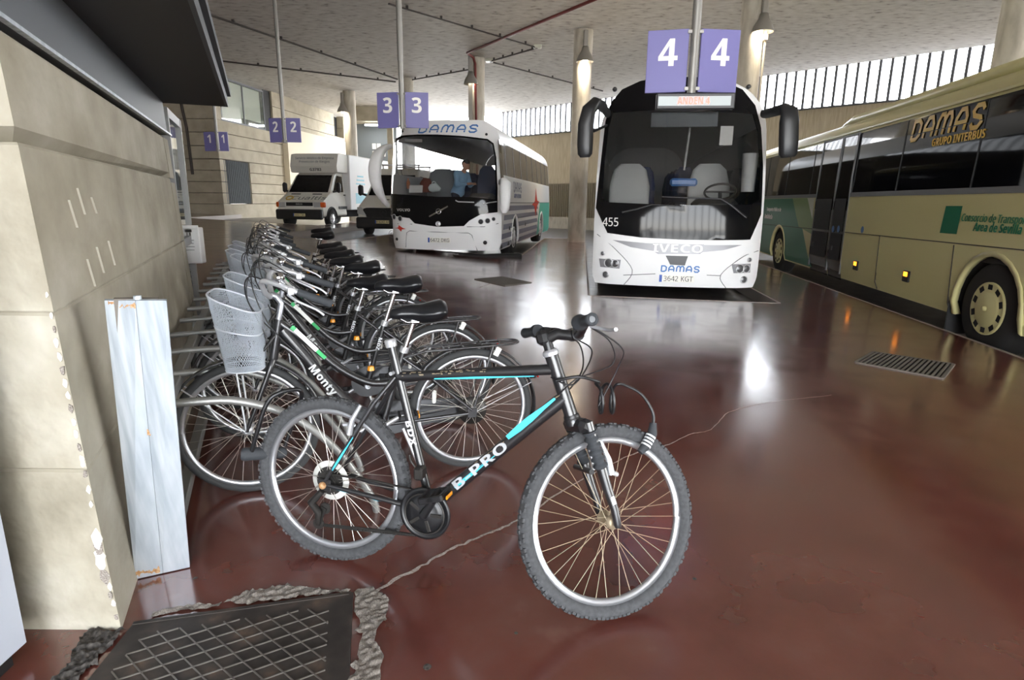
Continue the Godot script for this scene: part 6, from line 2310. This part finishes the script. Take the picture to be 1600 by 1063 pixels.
	# cables
	for c in [[T * V(0.91, 0.97, 0.14), T * V(1.0, 0.93, 0.1), T * V(1.03, 0.86, 0.06), V(0.93, 0.82, 0.03), V(0.87, 0.76, 0.03)], [T * V(0.91, 0.97, 0.15), T * V(1.02, 0.91, 0.14), T * V(1.03, 0.85, 0.1), T * V(0.985, 0.72, 0.05)],
			[T * V(0.91, 0.97, -0.14), T * V(0.98, 0.94, -0.1), T * V(0.98, 0.85, -0.06), V(0.89, 0.76, -0.03), V(0.8, 0.66, -0.028)], [T * V(0.9, 0.98, -0.15), T * V(0.99, 0.95, -0.12), T * V(1.0, 0.9, -0.03), V(0.92, 0.8, 0.025), V(0.84, 0.815, 0.022)]]:
		s = S()
		tube(s, curve(c, 6), 0.0028, 5)
		put(s, "cable", M.plastic_black, o)
	# a cable lock wound round the fork and a shackle lock on the rear wheel: things of their own
	var L := thing("cable_lock", at, deg_to_rad(-17.06), "black coiled cable lock with number dials hanging on the mountain bike's fork", "lock")
	L.rotation = tilt
	s = S()
	var coil := [T * V(0.84, 0.8, 0.03), T * V(0.9, 0.815, 0.07), T * V(0.98, 0.8, 0.06)]
	for k in 15:
		var a := TAU * k / 7.0
		coil.append(T * V(0.985 + 0.006 * k, 0.745 + 0.05 * cos(a), 0.03 + 0.03 * sin(a)))
	coil.append_array([T * V(1.1, 0.79, 0.03), T * V(1.16, 0.76, 0.035), T * V(1.2, 0.7, 0.04), T * V(1.2, 0.655, 0.042)])
	tube(s, curve(coil, 4), 0.0055, 7)
	put(s, "cable", M.plastic_black, L)
	s = S()
	var lk := [T * V(1.2, 0.665, 0.042), T * V(1.198, 0.63, 0.042), T * V(1.17, 0.585, 0.042), T * V(1.15, 0.565, 0.042)]
	tube(s, lk, [0.012, 0.017, 0.016, 0.012], 12)
	put(s, "barrel", M.rubber_grip, L)
	s = S()
	for k in 4:
		var p: Vector3 = lk[1].lerp(lk[2], 0.25 + 0.22 * k)
		lathe(s, [Vector2(0.0182, -0.003), Vector2(0.0182, 0.003)], p, lk[2] - lk[1], 14, false)
	put(s, "number_dial", M.decal_silver, L)
	L = thing("shackle_lock", at, deg_to_rad(-17.06), "thick black shackle lock closed round the mountain bike's rear wheel", "lock")
	L.rotation = tilt
	s = S()
	var u := [V(-0.325, 0.405, 0.055), V(-0.29, 0.5, 0.06), V(-0.245, 0.62, 0.055), V(-0.21, 0.66, 0.03), V(-0.165, 0.665, -0.03), V(-0.175, 0.62, -0.06), V(-0.215, 0.52, -0.06), V(-0.25, 0.42, -0.055)]
	tube(s, curve(u, 5), 0.0085, 8)
	put(s, "shackle", M.plastic_black, L)
	s = S()
	tube(s, [V(-0.352, 0.415, 0.075), V(-0.345, 0.414, 0.07), V(-0.26, 0.392, -0.05), V(-0.252, 0.39, -0.06)], [0.02, 0.026, 0.024, 0.018], 14)
	put(s, "crossbar", M.rubber_grip, L)

func saddle_shape(s: SurfaceTool, c: Vector3) -> void:
	var xs := [0.135, 0.125, 0.08, 0.03, -0.02, -0.07, -0.11, -0.135, -0.142]
	var ws := [0.01, 0.026, 0.034, 0.044, 0.068, 0.096, 0.104, 0.085, 0.035]
	var hs := [0.01, 0.026, 0.038, 0.046, 0.054, 0.06, 0.06, 0.046, 0.015]
	var ys := [-0.006, 0.0, 0.004, 0.004, 0.0, 0.008, 0.016, 0.014, 0.005]
	var rings := []
	for i in xs.size():
		var r := PackedVector3Array()
		for k in 18:
			var a := TAU * k / 18.0
			var yy: float = sin(a) * hs[i] * (0.75 if sin(a) > 0 else 1.0)
			var f := 1.0 if sin(a) > -0.2 else 0.75
			r.append(c + V(xs[i], ys[i] + yy - (0.01 * pow(absf(cos(a)), 3.0)), cos(a) * ws[i] * f))
		rings.append(r)
	loft(s, rings)

func basket(s: SurfaceTool, rim: SurfaceTool) -> void:
	# plan at height v: a rounded shape bulging forward
	var f := func(u: float, v: float) -> Vector3:
		var a := TAU * u
		var k := lerpf(0.78, 1.0, v)
		var c := cos(a)
		var d := sin(a)
		var x := 1.05 + signf(c) * pow(absf(c), 0.75) * 0.105 * k
		var z := signf(d) * pow(absf(d), 0.6) * 0.165 * k
		var top := 0.885 + 0.085 * clampf((x - 0.95) / 0.2, 0.0, 1.0)
		return V(x + 0.02 * v, lerpf(0.625, top, v), z)
	for dirn in [-1.0, 1.0]:
		for k in 76:
			var pts := []
			for j in 8:
				pts.append(f.call(k / 76.0 + dirn * j / 7.0 * 0.22, j / 7.0))
			tube(s, pts, 0.0014, 3)
	for k in 24:
		for ax in 2:
			var t := -1.0 + 2.0 * (k + 0.5) / 24.0
			var h := sqrt(maxf(0.0, 1.0 - pow(absf(t), 4.0)))
			var a := V(1.05 + t * 0.082, 0.625, -0.128 * h) if ax == 0 else V(1.05 - 0.082 * h, 0.625, t * 0.128)
			var b := V(1.05 + t * 0.082, 0.625, 0.128 * h) if ax == 0 else V(1.05 + 0.082 * h, 0.625, t * 0.128)
			rod(s, a, b, 0.0016, -1, 3)
	for v in [[0.0, 0.003], [0.6, 0.0036], [1.0, 0.0042]]:
		var pts := []
		for k in 40:
			pts.append(f.call(k / 40.0, v[0]))
		tube(rim, pts, v[1], 6, true)

func make_city_bike(at: Vector3, label: String, full := true) -> Node3D:
	var o := thing("city_bicycle", at, deg_to_rad(196), label, "bicycle", "black bicycles standing in the rack")
	var R := 0.322
	var rh := V(0, R)
	var fh := V(1.07, R)
	var bb := V(0.449, 0.29)
	var ht := V(0.897, 0.835)
	var hb := V(0.935, 0.648)
	var ax := (ht - hb).normalized()
	var rw := bike_wheel(o, "rear_wheel", rh, R, 0.019, M.grey_tyre, M.spoke_steel, false)
	var fw := bike_wheel(o, "front_wheel", fh, R, 0.019, M.grey_tyre, M.spoke_steel, false)
	var s := S()
	for w in [[rw, 0.4], [fw, 2.9]]:
		s = S()
		var d := V(cos(w[1]), sin(w[1]))
		box(s, d * 0.21, Vector3(0.07, 0.02, 0.012), 0.005, Basis(Vector3(0, 0, 1), w[1] + 1.2))
		put(s, "wheel_reflector", M.reflector_white, w[0])
	# low step-through frame
	s = S()
	tube(s, curve([ht + V(-0.01, -0.05), V(0.8, 0.66), V(0.69, 0.5), V(0.58, 0.38), bb], 6), 0.026, 12)
	tube(s, curve([ht + V(-0.005, -0.02), V(0.78, 0.72), V(0.64, 0.58), V(0.5, 0.5), V(0.375, 0.5)], 6), 0.016, 10)
	rod(s, bb, V(0.335, 0.665), 0.016, -1, 12)
	rod(s, hb, ht, 0.02, -1, 12)
	lathe(s, [Vector2(0.022, -0.035), Vector2(0.022, 0.035)], bb, Vector3(0, 0, 1), 12)
	for sd in [-1.0, 1.0]:
		tube(s, [bb + V(-0.03, 0, sd * 0.03), rh + V(0.03, 0, sd * 0.06)], 0.009, 8)
		tube(s, [V(0.345, 0.62, sd * 0.018), V(0.25, 0.55, sd * 0.045), rh + V(0.01, 0.015, sd * 0.06)], 0.0075, 8)
		box(s, rh + V(0.01, 0.0, sd * 0.06), Vector3(0.05, 0.05, 0.006), 0.002)
	put(s, "frame", M.frame_black, o)
	# fork and mudguards
	s = S()
	for sd in [-1.0, 1.0]:
		tube(s, curve([hb + V(0.0, -0.0, sd * 0.02), hb + V(0.02, -0.05, sd * 0.04), V(1.02, 0.44, sd * 0.052), fh + V(0, 0, sd * 0.055)], 4), [0.015, 0.014, 0.014, 0.013, 0.013, 0.012, 0.012, 0.011, 0.011, 0.01, 0.01, 0.009, 0.009], 8)
	put(s, "fork", M.frame_black, o)
	for g in [[rh, -8.0, 165.0, "rear_mudguard"], [fh, 20.0, 165.0, "front_mudguard"]]:
		s = S()
		var rings := []
		for k in 25:
			var a := deg_to_rad(lerpf(g[1], g[2], k / 24.0))
			if g[3] == "rear_mudguard":
				a = deg_to_rad(lerpf(40.0, 195.0, k / 24.0))
			var d := V(cos(a), sin(a))
			var c: Vector3 = g[0]
			rings.append(PackedVector3Array([c + d * (R + 0.012) + V(0, 0, -0.027), c + d * (R + 0.024) + V(0, 0, -0.012), c + d * (R + 0.024) + V(0, 0, 0.012), c + d * (R + 0.012) + V(0, 0, 0.027), c + d * (R + 0.02) + V(0, 0, 0.0)]))
		loft(s, rings, true)
		put(s, g[3], M.frame_black, o)
	for sd in [-1.0, 1.0]:
		s = S()
		rod(s, rh + V(0, 0, sd * 0.06), rh + V(cos(2.75), sin(2.75)) * (R + 0.015) + V(0, 0, sd * 0.026), 0.0025, -1, 5)
		put(s, "mudguard_stay", M.alloy, o)
		s = S()
		rod(s, fh + V(0, 0, sd * 0.058), fh + V(cos(0.7), sin(0.7)) * (R + 0.012) + V(0, 0, sd * 0.026), 0.0035, -1, 5)
		rod(s, fh + V(0, 0, sd * 0.058), V(1.09, 0.635, sd * 0.06), 0.005, -1, 5)
		put(s, "basket_stay", M.alloy, o)
	s = S()
	box(s, rh + V(-0.325, 0.175), Vector3(0.05, 0.06, 0.05), 0.012)
	var tl := put(s, "tail_lamp", M.plastic_black, o)
	s = S()
	box(s, rh + V(-0.352, 0.178), Vector3(0.006, 0.055, 0.046), 0.002)
	put(s, "lens", M.reflector_red, tl)
	# carrier
	s = S()
	var loopp := [V(0.24, 0.655, 0.05), V(0.1, 0.66, 0.055), V(-0.15, 0.668, 0.055), V(-0.225, 0.67, 0.04), V(-0.245, 0.671, 0.0), V(-0.225, 0.67, -0.04), V(-0.15, 0.668, -0.055), V(0.1, 0.66, -0.055), V(0.24, 0.655, -0.05)]
	tube(s, curve(loopp, 4), 0.006, 6)
	for x in [-0.15, -0.05, 0.05, 0.15]:
		rod(s, V(x, 0.665, -0.055), V(x, 0.665, 0.055), 0.0045, -1, 6)
	rod(s, V(0.2, 0.66, 0), V(-0.24, 0.67, 0), 0.0045, -1, 6)
	for sd in [-1.0, 1.0]:
		rod(s, V(-0.1, 0.665, sd * 0.055), rh + V(0.0, 0.03, sd * 0.065), 0.006, -1, 6)
		rod(s, V(0.24, 0.655, sd * 0.05), V(0.34, 0.62, sd * 0.02), 0.006, -1, 6)
	put(s, "carrier", M.frame_black, o)
	s = S()
	box(s, V(-0.13, 0.625, 0.0), Vector3(0.03, 0.045, 0.052), 0.002, Basis(Vector3(0, 0, 1), 0.5))
	put(s, "white_tag", M.paper, o)
	# saddle on its post
	s = S()
	saddle_shape(s, V(0.265, 0.84))
	var sad := put(s, "saddle", M.saddle_black, o)
	s = S()
	for sd in [-1.0, 1.0]:
		tube(s, [V(0.37, 0.825, sd * 0.01), V(0.32, 0.798, sd * 0.02), V(0.22, 0.798, sd * 0.024), V(0.15, 0.83, sd * 0.04)], 0.0035, 5)
	put(s, "rails", M.chrome, sad)
	s = S()
	rod(s, V(0.342, 0.63), V(0.283, 0.805), 0.0135, -1, 12)
	box(s, V(0.28, 0.802), Vector3(0.05, 0.03, 0.05), 0.008)
	put(s, "seat_post", M.chrome, sad)
	s = S()
	lathe(s, [Vector2(0.021, -0.014), Vector2(0.021, 0.014)], V(0.335, 0.658), V(0.335, 0.665) - bb, 12)
	rod(s, V(0.332, 0.66, -0.01), V(0.3, 0.66, 0.05), 0.005)
	put(s, "seat_clamp", M.alloy, o)
	# bars, stem, grips, levers, bell
	s = S()
	tube(s, [ht, ht + ax * 0.075, V(0.9, 0.94), V(0.925, 0.945)], [0.014, 0.014, 0.016, 0.018], 10)
	put(s, "stem", M.stem_grey, o)
	s = S()
	var half := [V(0.925, 0.945, 0.0), V(0.925, 0.947, 0.05), V(0.935, 0.975, 0.1), V(0.94, 1.02, 0.15), V(0.915, 1.035, 0.2), V(0.85, 1.02, 0.245), V(0.79, 0.995, 0.265), V(0.66, 0.945, 0.285)]
	var bars := []
	for i in range(half.size() - 1, 0, -1):
		bars.append(V(half[i].x, half[i].y, -half[i].z))
	bars.append_array(half)
	tube(s, curve(bars, 4), 0.0115, 10)
	var hbar := put(s, "handlebar", M.alloy, o)
	for sd in [-1.0, 1.0]:
		s = S()
		var g0 := V(0.79, 0.995, sd * 0.265)
		var g1 := V(0.655, 0.943, sd * 0.286)
		lathe(s, [Vector2(0.0155, 0.0), Vector2(0.0165, 0.01), Vector2(0.0165, 0.13), Vector2(0.018, 0.14), Vector2(0.012, 0.147)], g0, g1 - g0, 14)
		put(s, "grip", M.rubber_grip, hbar)
		s = S()
		box(s, V(0.815, 1.0, sd * 0.258), Vector3(0.03, 0.035, 0.032), 0.006)
		tube(s, curve([V(0.83, 0.985, sd * 0.262), V(0.79, 0.96, sd * 0.29), V(0.72, 0.925, sd * 0.3), V(0.69, 0.9, sd * 0.3)], 4), 0.0055, 6)
		put(s, "brake_lever", M.alloy, hbar)
	s = S()
	lathe(s, [Vector2(0.0, 0.03), Vector2(0.014, 0.028), Vector2(0.022, 0.018), Vector2(0.024, 0.006), Vector2(0.02, 0.0), Vector2(0.006, 0.0), Vector2(0.006, -0.015)], V(0.86, 1.045, -0.24), Vector3.UP, 16)
	put(s, "bell", M.chrome, hbar)
	for c in [[V(0.83, 0.99, -0.25), V(0.98, 1.05, -0.14), V(1.02, 0.95, -0.05), V(0.95, 0.74, -0.03), V(0.97, 0.6, -0.03)], [V(0.83, 0.99, 0.25), V(0.99, 1.06, 0.12), V(1.03, 0.92, 0.05), V(0.92, 0.76, 0.03), V(0.8, 0.64, 0.03)], [V(0.84, 1.0, 0.24), V(0.97, 1.1, 0.1), V(1.0, 1.0, 0.0), V(0.93, 0.8, -0.025), V(0.78, 0.62, -0.02)]]:
		s = S()
		tube(s, curve(c, 6), 0.003, 5)
		put(s, "cable", M.plastic_black, o)
	# cranks and chain case
	s = S()
	var cc := PackedVector2Array()
	for k in 13:
		var a := deg_to_rad(-90.0 + 180.0 * k / 12.0)
		cc.append(Vector2(bb.x + cos(a) * 0.095, bb.y + sin(a) * 0.095))
	cc.append_array(poly([0.02, 0.365, -0.02, 0.345, -0.02, 0.3, 0.02, 0.285]))
	prism(s, cc, 0.022, Transform3D(Basis.IDENTITY, V(0, 0, 0.045)))
	put(s, "chain_case", M.frame_black, o)
	s = S()
	tube(s, [bb + V(0, 0, 0.075), V(0.56, 0.22, 0.085)], [0.013, 0.01], 8)
	put(s, "crank", M.alloy, o)
	s = S()
	tube(s, [bb + V(0, 0, -0.05), V(0.338, 0.36, -0.07)], [0.013, 0.01], 8)
	lathe(s, [Vector2(0.016, -0.055), Vector2(0.016, -0.035)], bb, Vector3(0, 0, 1), 12)
	put(s, "crank", M.alloy, o)
	for p in [V(0.56, 0.22, 0.13), V(0.338, 0.36, -0.115)]:
		s = S()
		pedal(s, p)
		var pd := put(s, "pedal", M.plastic_black, o)
		s = S()
		box(s, p + V(-0.05, 0, 0), Vector3(0.008, 0.02, 0.06), 0.002)
		put(s, "reflector", M.reflector_amber, pd)
	s = S()
	lathe(s, [Vector2(0.06, 0.02), Vector2(0.06, 0.024), Vector2(0.02, 0.03)], rh, Vector3(0, 0, 1), 24)
	lathe(s, [Vector2(0.075, -0.018), Vector2(0.075, -0.02), Vector2(0.02, -0.022)], rh, Vector3(0, 0, 1), 24)
	put(s, "sprocket", M.dark_steel, o)
	s = S()
	rod(s, V(0.36, 0.27, -0.05), V(0.27, 0.03, -0.11), 0.009)
	put(s, "kick_stand", M.alloy, o)
	s = S()
	rod(s, V(0.5, 0.58, -0.055), V(0.5, 0.6, -0.055), 0.018, 0.014, 10)
	put(s, "reflector_disc", M.reflector_amber, o)
	# labels on the side towards the mountain bike (z < 0)
	var d := (V(0.69, 0.5) - V(0.8, 0.66)).normalized()
	lettering("Monty", 0.036, M.decal_silver, o, Transform3D(Basis(d, V(d.y, -d.x), V(0, 0, -1)), V(0.722, 0.54, -0.0265)), true, 1.15)
	s = S()
	bar(s, V(0.83, 0.785, -0.0185), V(0.74, 0.682, -0.0185), 0.02, 0.002, V(0, 0, 1))
	put(s, "white_sticker", M.paper, o)
	s = S()
	bar(s, V(0.845, 0.8, -0.0187), V(0.83, 0.785, -0.0187), 0.02, 0.002, V(0, 0, 1))
	bar(s, V(0.74, 0.682, -0.0187), V(0.705, 0.642, -0.0187), 0.017, 0.002, V(0, 0, 1))
	put(s, "green_sticker", M.decal_green, o)
	lettering("MDZ", 0.02, M.decal_silver, o, Transform3D(Basis(V(0.3, -0.95).normalized(), V(-0.95, -0.3).normalized(), V(0, 0, -1)), V(0.373, 0.54, -0.0165)), true, 1.3)
	# mesh basket
	s = S()
	var rm := S()
	basket(s, rm)
	var bk := put(s, "basket", M.basket_grey, o)
	put(rm, "basket_rim", M.basket_edge, bk)
	s = S()
	for sd in [-1.0, 1.0]:
		rod(s, V(0.97, 0.7, sd * 0.05), V(0.92, 0.76, sd * 0.02), 0.006)
	put(s, "bracket", M.frame_black, bk)
	return o

func part(o: Node, called: String) -> Node:
	return o.get_node_or_null(called)

func make_bike_row() -> void:
	var a := Vector3(-0.205, 0, -2.92)
	var nth := ["first", "second", "third", "fourth", "fifth", "sixth", "seventh", "eighth", "ninth", "tenth"]
	var proto := make_city_bike(a, "black step-through bicycle with a mesh basket, first in the rack from the metal sheet")
	rng.seed = 12
	# distance along the wall, saddle lift, basket
	var rest := [[0.67, 0.045, true], [1.23, -0.01, false], [1.88, 0.02, true], [2.38, 0.02, true], [2.86, 0.03, true], [3.45, 0.02, true], [4.16, 0.02, false], [4.9, 0.1, false], [5.6, 0.12, false]]
	for r in rest:
		var o := proto.duplicate()
		o.name = numbered("city_bicycle")
		add_child(o)
		o.position = a + KU * r[0] + KV * rng.randf_range(-0.04, 0.04)
		o.rotation.y = deg_to_rad(196 + rng.randf_range(-3, 3))
		o.set_meta("label", "black step-through bicycle %s, %s in the rack from the metal sheet" % ["with a mesh basket" if r[2] else "without a basket", nth[rest.find(r) + 1]])
		(part(o, "saddle") as Node3D).position = V(-0.34 * r[1], r[1])
		if not r[2]:
			var b := part(o, "basket")
			o.remove_child(b)
			b.free()
	# the rack: rail along the wall with bent steel hoops
	var rk := thing("bicycle_rack", Vector3.ZERO, 0, "galvanised bicycle rack of bent steel hoops along the kiosk wall", "rack")
	var s := S()
	var w := corner(0.6)
	w.y = 0.0
	for h in [0.1, 0.575]:
		bar(s, w + KU * 0.42 + KV * 0.14 + Vector3(0, h, 0), w + KU * 6.3 + KV * 0.14 + Vector3(0, h, 0), 0.05, 0.05, Vector3.UP, 0.005)
	put(s, "rail", M.rack_steel, rk)
	for k in 4:
		s = S()
		bar(s, w + KU * (0.5 + 1.9 * k) + KV * 0.1, w + KU * (0.5 + 1.9 * k) + KV * 0.1 + Vector3(0, 0.6, 0), 0.05, 0.04, KU)
		put(s, "post", M.rack_steel, rk)
	for k in 13:
		s = S()
		var p := w + KU * (0.45 + 0.45 * k)
		var hoop := [p + KV * 0.02 + Vector3(0, 0.6, 0), p + KV * 0.25 + Vector3(0, 0.605, 0), p + KV * 0.42 + Vector3(0, 0.585, 0), p + KV * 0.6 + Vector3(0, 0.5, 0), p + KV * 0.76 + Vector3(0, 0.34, 0), p + KV * 0.9 + Vector3(0, 0.1, 0), p + KV * 0.93 + Vector3(0, 0.0, 0)]
		tube(s, curve(hoop, 5), 0.0165, 10)
		put(s, "hoop", M.rack_steel, rk)

# ---------------------------------------------------------------- the scene
func _ready() -> void:
	# camera
	var pitch := deg_to_rad(13.1)
	var roll := deg_to_rad(0.6)
	var u0 := Vector3(0, cos(pitch), -sin(pitch))
	cam_f = Vector3(0, -sin(pitch), -cos(pitch))
	cam_r = Vector3(1, 0, 0) * cos(roll) + u0 * sin(roll)
	cam_u = u0 * cos(roll) - Vector3(1, 0, 0) * sin(roll)
	var cam := Camera3D.new()
	cam.name = "camera"
	cam.fov = rad_to_deg(2.0 * atan(531.5 / FOCAL))
	cam.near = 0.05
	cam.far = 300.0
	add_child(cam)
	cam.transform = Transform3D(Basis(cam_r, cam_u, -cam_f), Vector3(0, CAM_H, 0))
	cam.current = true
	# bright overcast sky
	var env := Environment.new()
	var sky := Sky.new()
	var sm := ProceduralSkyMaterial.new()
	sm.sky_top_color = rgb(226, 236, 250)
	sm.sky_horizon_color = rgb(255, 254, 250)
	sm.ground_horizon_color = rgb(236, 232, 224)
	sm.ground_bottom_color = rgb(190, 184, 176)
	sm.sky_energy_multiplier = 1.0
	sm.ground_energy_multiplier = 1.0
	sky.sky_material = sm
	env.background_mode = Environment.BG_SKY
	env.sky = sky
	env.background_energy_multiplier = 10.0
	env.tonemap_mode = Environment.TONE_MAPPER_LINEAR
	env.tonemap_exposure = 2.45
	env.sdfgi_enabled = true
	env.ssao_enabled = true
	env.ssil_enabled = true
	var we := WorldEnvironment.new()
	we.environment = env
	add_child(we)
	make_materials()
	make_floor()
	make_ceiling()
	make_outer_wall()
	make_building()
	make_columns()
	make_kiosk()
	make_white_coach()
	make_cream_coach()
	make_stripe_coach()
	make_wheel_stop()
	make_box_van()
	make_delivery_van()
	make_signs()
	make_bike_row()
	make_mountain_bike()
	make_floor_marks()
